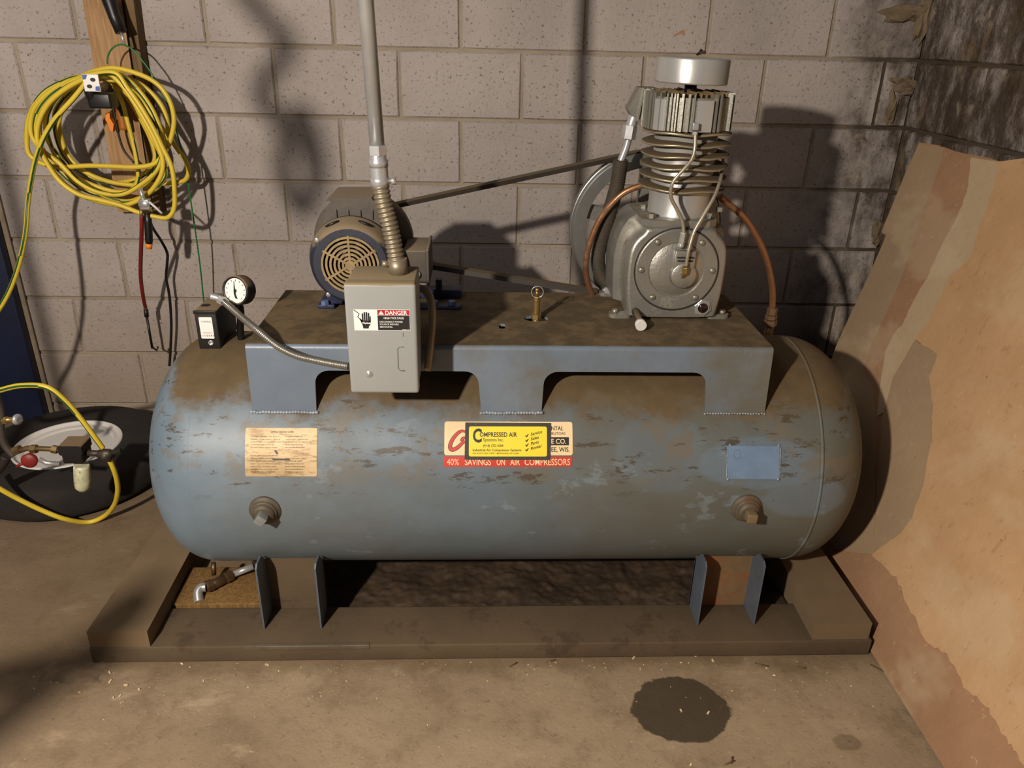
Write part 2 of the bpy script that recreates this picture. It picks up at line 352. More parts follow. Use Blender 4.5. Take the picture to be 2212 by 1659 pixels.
    def build(s, name, mats, parent=None, label=None):
        o = bpy.data.objects.new(name, s.mesh(name, mats)); COL.objects.link(o)
        if parent is not None: child(o, parent)
        if label: o['label'] = label
        return o
def child(o, p):
    o.parent = p
    q = p; off = Matrix.Identity(4)
    while q is not None: off = Matrix.Translation(q.location) @ off; q = q.parent if False else None
    w_ = world_loc(p); o.matrix_parent_inverse = Matrix.Translation(-w_)
def world_loc(p):
    # things are only ever translated; their mesh children sit at the world origin
    return p.location.copy() if p.parent is None else Vector((0, 0, 0))
def thing(name, loc, label, cat, group=None):
    o = bpy.data.objects.new(name, None); COL.objects.link(o); o.location = loc; o.empty_display_size = .05
    return tag(o, label, cat, group)
def tag(o, label, cat, group=None, kind=None):
    o['label'] = label; o['category'] = cat
    if group: o['group'] = group
    if kind: o['kind'] = kind
    return o
def spline(pts, n=8, closed=False):
    P = [Vector(p) for p in pts]; out = []; m = len(P)
    for i in range(m if closed else m - 1):
        if closed: a, b, c, d = P[i - 1], P[i], P[(i + 1) % m], P[(i + 2) % m]
        else: a, b, c, d = P[max(i - 1, 0)], P[i], P[i + 1], P[min(i + 2, m - 1)]
        for k in range(n):
            t = k / n; out.append(.5 * ((2 * b) + (c - a) * t + (2 * a - 5 * b + 4 * c - d) * t * t + (3 * b - a - 3 * c + d) * t ** 3))
    if not closed: out.append(P[-1])
    return out
def resample(pts, ds):
    out = [pts[0]]; acc = 0
    for a, b in zip(pts, pts[1:]):
        L = (b - a).length; d = ds - acc
        while d <= L: out.append(a.lerp(b, d / L)); d += ds
        acc = (acc + L) % ds if L else acc
    return out
def corr(mb, pts, r, pitch, depth=.12, seg=16, mi=0, n=10):
    P = resample(spline(pts, n), pitch / 6)
    rs = [r * (1 - depth * (.5 - .5 * math.cos(2 * pi * i / 6))) for i in range(len(P))]
    return mb.tube(P, rs, seg, mi)
def rrect(x0, y0, x1, y1, r, n=4):
    out = []
    for cx, cy, a in ((x1 - r, y1 - r, 0), (x0 + r, y1 - r, 90), (x0 + r, y0 + r, 180), (x1 - r, y0 + r, 270)):
        for k in range(n + 1): t = math.radians(a + 90 * k / n); out.append((cx + r * math.cos(t), cy + r * math.sin(t)))
    return out
def circ(cx, cy, r, n=32, a0=0, ry=None): return [(cx + r * math.cos(a0 + 2 * pi * k / n), cy + (ry or r) * math.sin(a0 + 2 * pi * k / n)) for k in range(n)]
def XZ(Y): return lambda u, v, h: (u, Y - h, v)       # plate facing the camera side (-Y), h towards the viewer
def XY(u, v, h): return (u, v, h)
def text_poly(txt, height, width=None, bold=0.0, shear=0.0):
    """2-D triangles of a line of text: (verts, faces), baseline at 0, left at 0"""
    c = bpy.data.curves.new('t', 'FONT'); c.body = txt; c.size = 1; c.offset = bold; c.shear = shear; c.resolution_u = 3; c.fill_mode = 'FRONT'
    o = bpy.data.objects.new('t', c); COL.objects.link(o); dg = bpy.context.evaluated_depsgraph_get(); me = bpy.data.meshes.new_from_object(o.evaluated_get(dg))
    V = [v.co.copy() for v in me.vertices]; F = [tuple(p.vertices) for p in me.polygons]
    bpy.data.objects.remove(o); bpy.data.curves.remove(c); bpy.data.meshes.remove(me)
    if not V: return [], []
    x0 = min(v.x for v in V); x1 = max(v.x for v in V); y1 = max(v.y for v in V)
    cap = .69; k = height / cap; kx = (width / (x1 - x0)) if width else k
    return [((v.x - x0) * kx, v.y * k) for v in V], F
def put_text(mb, txt, u, v, height, fn, h, width=None, bold=.01, mi=0, shear=0.0, ang=0.0):
    V, F = text_poly(txt, height, width, bold, shear); ca, sa = math.cos(ang), math.sin(ang)
    mb.add([fn(u + a * ca - b * sa, v + a * sa + b * ca, h) for a, b in V], F, False, mi)
def sheetgrid(mb, outline, fn, h, mi=0, du=.01):
    """thin printed layer following a curved surface: clip outline into strips along v"""
    v0 = min(p[1] for p in outline); v1 = max(p[1] for p in outline); n = max(1, int((v1 - v0) / du))
    def span(v):
        xs = []
        m = len(outline)
        for i in range(m):
            (x1, y1), (x2, y2) = outline[i], outline[(i + 1) % m]
            if (y1 <= v < y2) or (y2 <= v < y1): xs.append(x1 + (x2 - x1) * (v - y1) / (y2 - y1))
        return (min(xs), max(xs)) if len(xs) > 1 else None
    vs = sorted(set([v0 + 1e-6] + [v0 + (v1 - v0) * k / n for k in range(1, n)] + [p[1] for p in outline if v0 + 1e-6 < p[1] < v1 - 1e-6] + [v1 - 1e-6]))
    rows = [(v, span(v)) for v in vs]; rows = [r for r in rows if r[1]]
    V = []; F = []
    for v, (a, b) in rows: V += [fn(a, v, h), fn(b, v, h)]
    for i in range(len(rows) - 1): F.append((2 * i, 2 * i + 1, 2 * i + 3, 2 * i + 2))
    mb.add(V, F, False, mi)

# ================================================================== SETTING
BW, BH, ZT = .3833, .2032, 1.265
fl = MB().box((-2.6, -3.6, -.08), (2.6, .2, 0)).build('floor', M_floor); tag(fl, 'dusty brown concrete floor with an oil stain in front of the compressor', 'floor', kind='structure')
wb = MB().box((-2.4, .007, -.02), (2.25, .2, 1.9)).build('wall_back', M_mortar); tag(wb, 'grey concrete block wall behind the air compressor', 'wall', kind='structure')
wr = MB().box((2.027, -2.9, -.02), (2.25, .0065, 1.9)).build('wall_right', M_mortar); tag(wr, 'stained block wall to the right, above the leaning board', 'wall', kind='structure')
J = .0048
def block_mesh(w_, h_, seed, rough=0):
    """block face in XZ, front at Y=0, with chipped arrises"""
    rnd = random.Random(seed); bm = bmesh.new(); nx, nz = 6, 3; e = .004
    xs = [0, e] + [w_ * k / nx for k in range(1, nx)] + [w_ - e, w_]; zs = [0, e] + [h_ * k / nz for k in range(1, nz)] + [h_ - e, h_]
    V = [[None] * len(zs) for _ in xs]
    for i, x in enumerate(xs):
        for j, z in enumerate(zs):
            edge = i in (0, len(xs) - 1) or j in (0, len(zs) - 1)
            y = .004 + rnd.random() * .002 if edge else -.0008 + rnd.random() * .0012
            cor = i in (0, 1, len(xs) - 1, len(xs) - 2) and j in (0, 1, len(zs) - 1, len(zs) - 2)
            if cor and rnd.random() < .25: y += .004
            if rough and not edge: y -= rough * max(0, noise.noise(Vector((x * 9, z * 9, seed)))) ; 
            V[i][j] = bm.verts.new((x, y, z))
    for i in range(len(xs) - 1):
        for j in range(len(zs) - 1): bm.faces.new((V[i][j], V[i + 1][j], V[i + 1][j + 1], V[i][j + 1]))
    ed = [e_ for e_ in bm.edges if e_.is_boundary]
    r = bmesh.ops.extrude_edge_only(bm, edges=ed)
    for v in [g for g in r['geom'] if isinstance(g, bmesh.types.BMVert)]: v.co.y = .02
    bmesh.ops.recalc_face_normals(bm, faces=bm.faces)
    me = bpy.data.meshes.new('block'); bm.to_mesh(me); bm.free()
    for p in me.polygons: p.use_smooth = False
    return me
full = [block_mesh(BW - 2 * J, BH - 2 * J, s) for s in range(6)]
for m in full: m.materials.append(M_block)
fullr = [block_mesh(BW - 2 * J, BH - 2 * J, s + 20, .016) for s in range(4)]
for m in fullr: m.materials.append(M_blockr)
for r in range(-3, 7):
    z0 = ZT - BH * (r + 1); off = 0 if r % 2 == 0 else .5; u = -6 + off
    zb = max(z0, -.0); hh = z0 + BH - zb
    while u * BW < 2.02:
        x0 = u * BW; x1 = min(x0 + BW, 2.02 + J)
        if x0 < -2.3: u += 1; continue
        if x1 - x0 > BW - .001 and hh > BH - .001: me = random.choice(full)
        elif x1 - x0 > .03: me = block_mesh(x1 - x0 - 2 * J, hh - 2 * J, r, .012 if x1 > 1.9 else 0); me.materials.append(M_block)
        else: me = None
        if me:
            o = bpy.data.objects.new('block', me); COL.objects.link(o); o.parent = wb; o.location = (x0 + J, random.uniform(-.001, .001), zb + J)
        u += 1
    u = 0 if r % 2 else .5; y = 0.0
    ys = [0.0] + [-(BW * (k + (.45 if r % 2 else .95))) for k in range(0, 8)]
    for a, b in zip(ys, ys[1:]):
        L = a - b
        if abs(L - BW) < .001 and hh > BH - .001: me = random.choice(fullr)
        else: me = block_mesh(L - 2 * J, hh - 2 * J, r + 40, .02); me.materials.append(M_blockr)
        o = bpy.data.objects.new('block', me); COL.objects.link(o); o.parent = wr
        o.location = (2.02 + random.uniform(-.002, .003), a - J, zb + J); o.rotation_euler = (0, 0, -pi / 2)
# rough mortar lumps squeezed out in the corner
for px, py, rr, sc in ((1965, 28, .048, (1.4, .25, .5)), (2035, 40, .024, (.7, .5, 2.6)), (1950, 180, .038, (1.0, .35, .5)), (1925, 235, .03, (.5, .4, 1.6)), (1985, 190, .02, (1.3, .8, .9)), (1900, 505, .03, (.5, .4, 1.4))):
    p = at(px, py, Y=-.008); p.x = min(p.x, 2.0)
    MB().ball(p, rr, sc=sc, jit=.9, sub=3, smooth=False).build('mortar_lump', mat('lump', (112, 96, 74), .95, 0, .2, 20, .6, 50, .3, (70, 56, 38), 18), wb)

p = at(1505, 118, Y=0); MB().cyl(p, p + Vector((.004, -.03, .012)), .0022, 8).cyl(p + Vector((.004, -.03, .012)), p + Vector((.0042, -.032, .0126)), .005, 10).build('nail', mat('rusty_nail', (52, 42, 36), .7, .3), wb)
p = at(1468, 72, Y=-.0015); MB().prism([(p.x - .018, p.z - .010), (p.x - .016, p.z - .004), (p.x + .006, p.z + .009), (p.x + .014, p.z + .010), (p.x + .016, p.z - .004), (p.x + .010, p.z - .006), (p.x + .008, p.z + .001), (p.x - .006, p.z - .004)], XZ(-.001), -.001, .0006).build('paint_mark', mat('orange_mark', (168, 122, 92), .9), wb)
# ------------------------------------------------------------------ sheet of peeling fibreboard leaning on the right wall
KS = .40; XB = 1.566
def on_sheet(px, py):
    d = ray(px, py); t = (XB + KS * CAM.z - CAM.x) / (d.x - KS * d.z); p = CAM + d * t; return (p.y, p.z)
nrm = Vector((-1, 0, KS)).normalized()
def SH(u, v, h): return Vector((XB + KS * v, u, v)) + nrm * h
sheet = thing('leaning_board', (1.6, -1.2, 0), 'large tan fibreboard with peeling layers leaning against right wall', 'board')
base = [on_sheet(*p) for p in ((1985, 308), (2008, 311), (2030, 314), (2036, 320))]
top = [on_sheet(*p) for p in ((2090, 333), (2130, 340), (2165, 350), (2185, 345), (2212, 342))]
leftedge = [on_sheet(*p) for p in ((1810, 740), (1850, 655), (1880, 590), (1912, 516), (1914, 508), (1906, 502), (1908, 494), (1930, 440), (1958, 370))]
ext = [(-1.0, 1.072), (-2.2, 1.078), (-2.2, .004)]
MB().prism([(-.60, .004)] + leftedge + base + top + ext, SH, -.014, 0).build('board_core', M_sheet_b, sheet)
def jag(L, a=.003, n=4, seed=1):
    rnd = random.Random(seed); out = []
    for (x1, y1), (x2, y2) in zip(L, L[1:]):
        for k in range(n): t = k / n; out.append((x1 + (x2 - x1) * t + rnd.uniform(-a, a), y1 + (y2 - y1) * t + rnd.uniform(-a, a)))
    return out + [L[-1]]
b1 = [on_sheet(*p) for p in ((2040, 318), (2035, 350), (2010, 420), (1975, 520), (1950, 600), (1915, 680), (1885, 745), (1865, 800), (1885, 830), (1895, 900))]
b2 = [on_sheet(*p) for p in ((2100, 340), (2095, 400), (2082, 443), (2067, 477), (2033, 540), (2004, 604), (1974, 654), (1953, 701), (1936, 718), (1915, 760), (1905, 830), (1898, 900))]
b3 = [on_sheet(*p) for p in ((2160, 352), (2156, 384), (2122, 486), (2097, 562), (2059, 595), (2029, 650), (2012, 692), (1991, 718), (1978, 735), (2029, 768), (2012, 815), (2018, 891), (2016, 950), (1999, 1048), (1973, 1121), (1952, 1151), (1888, 1198))]
b4 = [on_sheet(*p) for p in ((1888, 1198), (1939, 1249), (1973, 1322), (2008, 1390), (2055, 1420), (2089, 1488), (2140, 1535), (2183, 1604), (2213, 1651))]
b5 = [on_sheet(*p) for p in ((1978, 735), (1932, 815), (1911, 891), (1905, 960))]
rt = [on_sheet(2212, 344), (-1.0, 1.070), (-2.18, 1.076), (-2.18, .16), (-1.8, .15)]
left0 = leftedge[::-1]
pl = jag(left0, .0015, 3, 2) + [on_sheet(1795, 780), on_sheet(1770, 900), on_sheet(1770, 1100), on_sheet(1800, 1185)]
grey = [on_sheet(*p) for p in ((1987, 312), (2030, 318))] + jag(b1, .002, 5, 3) + [on_sheet(1888, 1198), on_sheet(1830, 1192)] + pl[::-1]
MB().prism(grey, SH, 0, .0015).build('peeled_layer', M_sheet_c, sheet, 'grey-brown strip along the left edge')
MB().prism(jag(b1, .002, 5, 3) + [on_sheet(1895, 1100), on_sheet(1888, 1198), on_sheet(1952, 1151)] + [on_sheet(1960, 1000), on_sheet(1950, 900)] + jag(b2, .002, 5, 4)[::-1], SH, 0, .003).build('peeled_layer', M_sheet_b, sheet)
MB().prism(jag(b2, .002, 5, 4) + [on_sheet(1911, 891)] + jag(b5, .001, 3, 8)[::-1][1:] + jag(b3[:9], .002, 5, 5)[::-1][1:], SH, 0, .0045).build('peeled_layer', M_sheet_d, sheet, 'pale strip of peeled board')
MB().prism(b5 + [on_sheet(1888, 1198)] + jag(b3[8:], .002, 5, 6)[::-1], SH, 0, .0035).build('peeled_layer', M_sheet_c, sheet)
MB().prism(jag(b3, .002, 5, 5)[:-1] + jag(b4, .004, 6, 7) + rt[::-1], SH, 0, .0055).build('face_layer', M_sheet, sheet)

# ------------------------------------------------------------------ skid frame under the tank
skid = thing('skid_frame', (.66, -.9, 0), 'low grimy skid frame of four rails under the compressor feet', 'frame')
MB().box((-.235, -1.231, 0), (1.560, -1.10, .044), .004).build('front_rail', M_skid, skid)
MB().box((-.235, -.70, 0), (1.545, -.57, .044), .004).build('back_rail', M_skid, skid)
MB().prism([(-.232, -1.228), (-.100, -1.228), (-.108, -.60), (-.222, -.60)], XY, .0, .088).build('side_rail', M_skid2, skid)
MB().prism([(1.418, -1.226), (1.551, -1.226), (1.540, -.60), (1.424, -.60)], XY, .0, .092).build('side_rail', M_skid2, skid)
MB().box((.108, -1.2325, .034), (.39, -1.222, .0455), .001).build('edge_angle', mat('worn_angle', (104, 94, 78), .5, .3, .2, 10, .2, 80, .4, (80, 66, 46), 12), skid, 'worn steel edging strip')
# oily dirt between the rails
def heap(name, x0, x1, y0, y1, hz, nx, ny, m, seed, z0=0, fade=.02):
    V = []; F = []
    for i in range(nx + 1):
        for j in range(ny + 1):
            x = x0 + (x1 - x0) * i / nx; y = y0 + (y1 - y0) * j / ny
            k = min(1, min(i, nx - i) / (nx * fade + 1e-6), min(j, ny - j) / (ny * fade + 1e-6))
            h = z0 + k * hz * (.5 + .6 * noise.fractal(Vector((x * 5, y * 5, seed)), 1.1, 2, 4) + .10 * noise.fractal(Vector((x * 60, y * 60, seed)), .8, 2, 3) + .35 * max(0, noise.noise(Vector((x * 26, y * 26, seed))) - .25))
            V.append((x, y, h))
    for i in range(nx):
        for j in range(ny): a = i * (ny + 1) + j; F.append((a, a + ny + 1, a + ny + 2, a + 1))
    return MB().add(V, F, True).build(name, m)
dh = heap('dirt_heap', .02, 1.44, -1.10, -.70, .036, 260, 80, M_dirt, 3, -.002); tag(dh, 'dark oily dirt lying inside the skid frame under the tank', 'dirt', kind='stuff')
dp = heap('dirt_heap', -.40, -.14, -1.32, -1.19, .03, 40, 24, mat('dirt_pale', (116, 97, 76), .95, 0, .3, 18, .8, 50), 9, -.012, .35); tag(dp, 'small heap of loose dirt at the front left skid corner', 'dirt', kind='stuff')
# loose chips on the floor
cm = MB(); rnd = random.Random(5)
chips = [at(x, y, Z=.001) for x, y in ((237, 1453), (238, 1472), (272, 1480), (300, 1489), (259, 1503), (264, 1517), (245, 1507), (172, 1495), (440, 1470), (410, 1441), (393, 1434), (577, 1436), (536, 1484), (2010, 1300), (1369, 1421), (1485, 1415), (1503, 1417), (1540, 1427), (1383, 1445), (1672, 1459), (1657, 1443), (1471, 1535), (1530, 1540), (1492, 1652))]
for _ in range(150): chips.append(Vector((rnd.uniform(-.35, 1.5), -1.235 - abs(rnd.gauss(0, .09)), .001)))
for i, p in enumerate(chips):
    a = rnd.uniform(0, pi); s_ = rnd.uniform(.002, .0045) if i < 24 else rnd.uniform(.0006, .002)
    if p.x > 1.5: continue
    cm.box((p.x - s_, p.y - s_ * .45, 0), (p.x + s_, p.y + s_ * .45, s_ * .7), 0, 0, (rnd.uniform(-.3, .3), rnd.uniform(-.3, .3), a))
tag(cm.build('wood_chips', M_chip), 'pale wood chips and grit scattered in front of the skid', 'debris', kind='stuff')
# short sticks and shavings
sm_ = MB()
for x, y, a, L in ((1100, 1440, .5, .02), (1630, 1432, -.5, .03), (1720, 1440, -.4, .02), (1880, 1435, -.9, .05), (1180, 1430, .2, .02), (1565, 1652, .3, .022), (1580, 1650, 1.2, .015)):
    p = at(x, y, Z=.002); sm_.tube([p, p + Vector((math.cos(a) * L, math.sin(a) * L, .003))], .0014, 5)
tag(sm_.build('twigs', M_wood2), 'thin dark sticks lying on the floor before the skid', 'debris', kind='stuff')
pk = MB().box((-.10, -1.092, .012), (.125, -.95, .048), .003).build('wood_plank', M_plank); tag(pk, 'oily wood offcut lying under the drain valve', 'plank')

# ================================================================== AIR COMPRESSOR
TY, TZ, TR = -.895, .378, .28
AC = thing('air_compressor', (.7, -.9, .044), 'blue-grey horizontal tank air compressor with silver pump and electric motor', 'air compressor')
XL, XR = .024, 1.388
mb = MB(); prof = []
nh = 18
for k in range(nh + 1):
    t = k / nh * pi / 2; prof.append((XL - .150 * math.cos(t) ** .92 if math.cos(t) > 1e-6 else XL, max(TR * math.sin(t) ** .86, 1e-7)))
for k in range(1, 15): prof.append((XL + (XR - XL) * k / 15, TR))
for k in range(nh + 1):
    t = (1 - k / nh) * pi / 2; prof.append((XR + .168 * math.cos(t) ** .92 if math.cos(t) > 1e-6 else XR, max(TR * math.sin(t) ** .86, 1e-7)))
mb.lathe((0, TY, TZ), (1, 0, 0), prof, 128)
tank = mb.build('tank', M_tank, AC)
def TK(u, v, h):       # u = X, v = arc length above the front horizontal, h = height off the shell
    a = v / TR; return Vector((u, TY - (TR + h) * math.cos(a), TZ + (TR + h) * math.sin(a)))
def arc(a0, a1, x, r, n=40): return [Vector((x, TY - r * math.cos(math.radians(a0 + (a1 - a0) * k / n)), TZ + r * math.sin(math.radians(a0 + (a1 - a0) * k / n)))) for k in range(n + 1)]
MB().tube(arc(-80, 100, XR - .001, TR - .001, 80), .0038, 8).tube(arc(-80, 100, XR - .010, TR - .0028, 80), .0032, 8).build('weld_seam', M_tank, tank)
MB().tube(arc(-75, 80, XL, TR - .0013, 60), .0016, 6).build('weld_seam', M_tank, tank)
# feet
for xa, xb in ((.138, .273), (1.157, 1.297)):
    for sgn in (1, -1):
        yf = lambda y: y if sgn == 1 else 2 * TY - y
        FP = lambda x: (lambda u, v, h: (x + h, yf(u), v))
        f = MB().box((xa, min(yf(-1.105), yf(-1.099)), .045), (xb, max(yf(-1.105), yf(-1.099)), .20)).build('foot', M_web if xa > 1 else M_skid, AC)
        for x in (xa, xb - .004):
            MB().prism([(-1.176, .0455), (-1.176, .216), (-1.166, .224), (-1.135, .222), (-1.097, .180), (-1.097, .0455)], FP(x), 0, .004).build('flange', M_foot, f)
# bungs with square plugs
for i, (px, py, a) in enumerate(((570, 1098, .6), (1612, 1092, .0))):
    X = (.178, 1.228)[i]; th = math.radians(-1 if i == 0 else -.5); z = TZ + TR * math.sin(th); yb = TY - TR * math.cos(th)
    b = MB().lathe((X, yb + .004, z), (0, -1, -.02), [(-.01, .036), (.006, .034), (.006, .034), (.010, .030), (.011, .028), (.011, .028), (.017, .027), (.0175, .0235), (.0175, .0235), (.024, .0225), (.0245, .018), (.026, .0175)], 32).build('bung', mat('rusty_bung', (88, 80, 66), .65, .3, .25, 20, .5, 80, .4, (92, 62, 36), 20), AC)
    MB().box((X - .0105, yb - .044, z - .0105), (X + .0105, yb - .018, z + .0105), .0015, 0, (0, a + .05, 0)).build('square_plug', mat('plug', (128, 132, 130) if i == 0 else (126, 108, 82), .5, .3, .1, 20, .2, 80), b)
# platform
PZ = .725; PYf, PYb, PXl, PXr = -1.098, -.731, .156, 1.259
plat_top = MB(); R_ = .010
hole = circ(.766, -.925, .028, 24, 0, .019); slot = rrect(.680, -.992, .694, -.962, .004)
plat_top.prism([(PXl, PYf + R_), (PXr, PYf + R_), (PXr, PYb), (PXl, PYb)], XY, PZ - .006, PZ, [hole, slot])
V = []; F = []
for k in range(9):
    t = k / 8 * pi / 2; y = PYf + R_ - R_ * math.sin(t); z = PZ - R_ + R_ * math.cos(t); V += [(PXl, y, z), (PXr, y, z)]
for k in range(8): F.append((2 * k, 2 * k + 1, 2 * k + 3, 2 * k + 2))
plat_top.add(V, F, True)
def legarc(x, z, r, a0, a1, n=6): return [(x + r * math.cos(math.radians(a0 + (a1 - a0) * k / n)), z + r * math.sin(math.radians(a0 + (a1 - a0) * k / n))) for k in range(n + 1)]
zb, za = .571, .668; rr = .03
ap = [(PXl, PZ - R_), (PXl - .002, zb), (.289, zb)]
ap += legarc(.292 + rr, za - rr, rr, 180, 90) + legarc(.642 - rr - .006, za - rr, rr, 90, 0) + [(.642, zb), (.772, zb)]
ap += legarc(.774 + rr, za - rr, rr, 180, 90) + legarc(1.128 - rr - .004, za - rr, rr, 90, 0) + [(1.130, zb), (1.263, zb), (PXr, PZ - R_)]
plat_top.prism(ap, XZ(PYf), -.006, 0)
ap2 = [(x, z) for x, z in ap]; plat_top.prism(ap2, XZ(PYb), -.006, 0)
plat = plat_top.build('platform', M_plat, AC)
wm = MB(); rnd = random.Random(2)
for a, b in ((.153, .290), (.642, .772), (1.130, 1.262)):
    n = int((b - a) / .006); wm = MB()
    for k in range(n + 1): wm.ball((a + (b - a) * k / n, PYf - .0025, zb + .0005 + rnd.uniform(-.001, .001)), .0048 if a < .7 else .003, sub=1, sc=(1.1, 1, .8))
    wm.build('weld_bead', M_weld, plat)

# ---- printed labels on the tank (true to the curved shell)
def deg(a): return math.radians(a) * TR
# operation plate
lp = MB(); sheetgrid(lp, rrect(.143, deg(15.3), .2935, deg(36.4), .004), TK, .0011); plate = lp.build('instruction_plate', M_plate, tank, 'tan metal instruction plate with worn small print')
pr = MB(); put_text(pr, 'OPERATION & CARE', .196, deg(34.2), .0042, TK, .0016, .048, .005)
rnd = random.Random(4)
lines = ['THIS UNIT IS FITTED WITH A PRESSURE SWITCH', 'DRAIN TANK DAILY  CHECK OIL LEVEL', 'KEEP BELT GUARD IN PLACE AND TIGHT', 'CLEAN INTAKE FILTER WEEKLY', 'DO NOT ADJUST SAFETY VALVE', 'USE GOOD GRADE COMPRESSOR OIL', 'CHANGE OIL EVERY THREE MONTHS', 'BLOW OFF DUST FROM MOTOR', 'CHECK BELT TENSION AND ALIGNMENT', 'SHUT OFF POWER BEFORE SERVICE', 'KEEP ALL FITTINGS FREE OF LEAKS', 'REPLACE WORN PARTS AT ONCE', 'SEE MANUAL FOR FULL DETAILS', 'LUBRICATE MOTOR ONCE A YEAR']
for k in range(14):
    v = deg(32.4 - k * 1.18)
    if rnd.random() < .9: put_text(pr, lines[k][:rnd.randint(14, 30)], .155, v, .0021, TK, .0016, rnd.uniform(.045, .066), .004)
    if rnd.random() < .8: put_text(pr, lines[(k * 5 + 3) % 14][:rnd.randint(14, 30)], .227, v, .0021, TK, .0016, rnd.uniform(.035, .058), .004)
pr.build('print', P_grey, plate.parent)
sc = MB(); sheetgrid(sc, [(.200, deg(22.9)), (.204, deg(22.4)), (.238, deg(22.3)), (.236, deg(23.0)), (.205, deg(23.2))], TK, .0021); sheetgrid(sc, [(.204, deg(26.5)), (.209, deg(25.0)), (.213, deg(25.2)), (.208, deg(26.8))], TK, .0021); sc.build('scratch_mark', P_black, plate.parent)
# old distributor sticker under the yellow one
st = MB()
sheetgrid(st, rrect(.563, deg(24.6), .8385, deg(39.4), .005), TK, .0007, 0)
old = st.build('distributor_sticker', P_cream, tank, 'old cream sticker partly covered by yellow label')
st = MB(); sheetgrid(st, [(.562, deg(19.5)), (.837, deg(19.6)), (.838, deg(24.0)), (.562, deg(24.1))], TK, .0008); st.build('red_strip', P_red2, tank, 'red strip reading 40% SAVINGS ON AIR COMPRESSORS')
st = MB(); put_text(st, '40%', .5685, deg(20.35), .0132, TK, .0012, .026, .0); put_text(st, 'SAVINGS', .607, deg(20.35), .0132, TK, .0012, .056, .012); put_text(st, 'ON', .675, deg(20.35), .0132, TK, .0012, .018, .012); put_text(st, 'AIR', .704, deg(20.35), .0132, TK, .0012, .021, .012); put_text(st, 'COMPRESSORS', .735, deg(20.35), .0132, TK, .0012, .098, .012)
st.build('print', P_cream, tank)
st = MB()                                     # red script C and the start of the next letter
C0 = [(.6078, 34.9), (.600, 35.2), (.592, 34.3), (.582, 32.0), (.576, 29.4), (.576, 27.6), (.581, 27.0), (.590, 27.8), (.598, 29.2), (.604, 30.4), (.6075, 30.0)]
def ribbon(mb_, L, wd, h):
    P = [(Vector((a, deg(b), 0))) for a, b in L]; P = spline(P, 5); V = []; F = []
    for i, p in enumerate(P):
        t = (P[min(i + 1, len(P) - 1)] - P[max(i - 1, 0)]).normalized(); nn = Vector((-t.y, t.x, 0)); k = wd * (.75 + .5 * math.sin(pi * i / len(P)))
        V += [TK(p.x + nn.x * k, p.y + nn.y * k, h), TK(p.x - nn.x * k, p.y - nn.y * k, h)]
    for i in range(len(P) - 1): F.append((2 * i, 2 * i + 1, 2 * i + 3, 2 * i + 2))
    mb_.add(V, F)
ribbon(st, C0, .0036, .0010); ribbon(st, [(.6078, 32.4), (.602, 31.8), (.599, 30.6)], .0028, .0010); st.build('script_outline', P_black, old.parent)
st = MB(); ribbon(st, C0, .0026, .0013); ribbon(st, [(.6078, 32.4), (.602, 31.8), (.599, 30.6)], .0018, .0013); st.build('script_letter', P_red2, old.parent)
st = MB(); put_text(st, 'NTAL', .7925, deg(35.6), .0085, TK, .0012, .026, .01); put_text(st, 'BUTORS', .7930, deg(33.6), .0055, TK, .0012, .030, 0); put_text(st, 'EE, WIS.', .7925, deg(26.2), .0095, TK, .0012, .039, .01)
sheetgrid(st, [(.7905, deg(29.0)), (.8305, deg(29.0)), (.8305, deg(32.6)), (.7905, deg(32.6))], TK, .0011); st.build('print', P_black, tank)
st = MB(); put_text(st, 'E CO.', .7925, deg(29.7), .0105, TK, .0014, .032, .015); st.build('print', P_cream, tank)
st = MB(); sheetgrid(st, [(.6065, deg(22.7)), (.7905, deg(22.6)), (.7925, deg(38.8)), (.6075, deg(39.0))], TK, .0016); yb_ = st.build('service_sticker', P_frame, tank, 'black-bordered yellow COMPRESSED AIR sticker')
st = MB(); sheetgrid(st, rrect(.6155, deg(24.1), .7830, deg(37.2), .004), TK, .0020); st.build('yellow_panel', P_yellow, tank)
st = MB(); put_text(st, 'C', .624, deg(30.4), .0275, TK, .0023, .019, .03); put_text(st, 'OMPRESSED AIR', .6385, deg(32.7), .0092, TK, .0023, .080, .018); put_text(st, 'Systems Inc.', .646, deg(30.7), .0070, TK, .0023, .044, .006)
put_text(st, '(414) 272-1004', .646, deg(28.3), .0052, TK, .0023, .043, .012); put_text(st, 'Industrial Air Compressor Systems', .624, deg(26.4), .0050, TK, .0023, .104, .014); put_text(st, '639 SOUTH 3RD STREET  MILWAUKEE, WI  53204', .624, deg(25.2), .0030, TK, .0023, .098, .006)
for k, t_ in enumerate(('Service', 'Sales', 'Parts', 'Rental')):
    v = deg(33.1 - 2.05 * k); put_text(st, t_, .7480, v, .0062, TK, .0023, (.026, .019, .019, .025)[k], .014, 0, .35, .25); ribbon(st, [(.7372, (v / deg(1)) + .3), (.7388, (v / deg(1)) - .4), (.7430, (v / deg(1)) + .8)], .0009, .0023)
st.build('print', P_black, tank)
# tear marks on the border of the yellow sticker
st = MB(); rnd = random.Random(8)
for k in range(22):
    u = rnd.uniform(.615, .785); v = deg(23.0 if k % 2 else 37.8); st.add([TK(u, v, .0019), TK(u + .0006, v, .0019), TK(u + .0012, v + .0045, .0019), TK(u + .0006, v + .0045, .0019)], [(0, 1, 2, 3)])
st.build('scuff_marks', P_grey, tank)['kind'] = 'stuff'
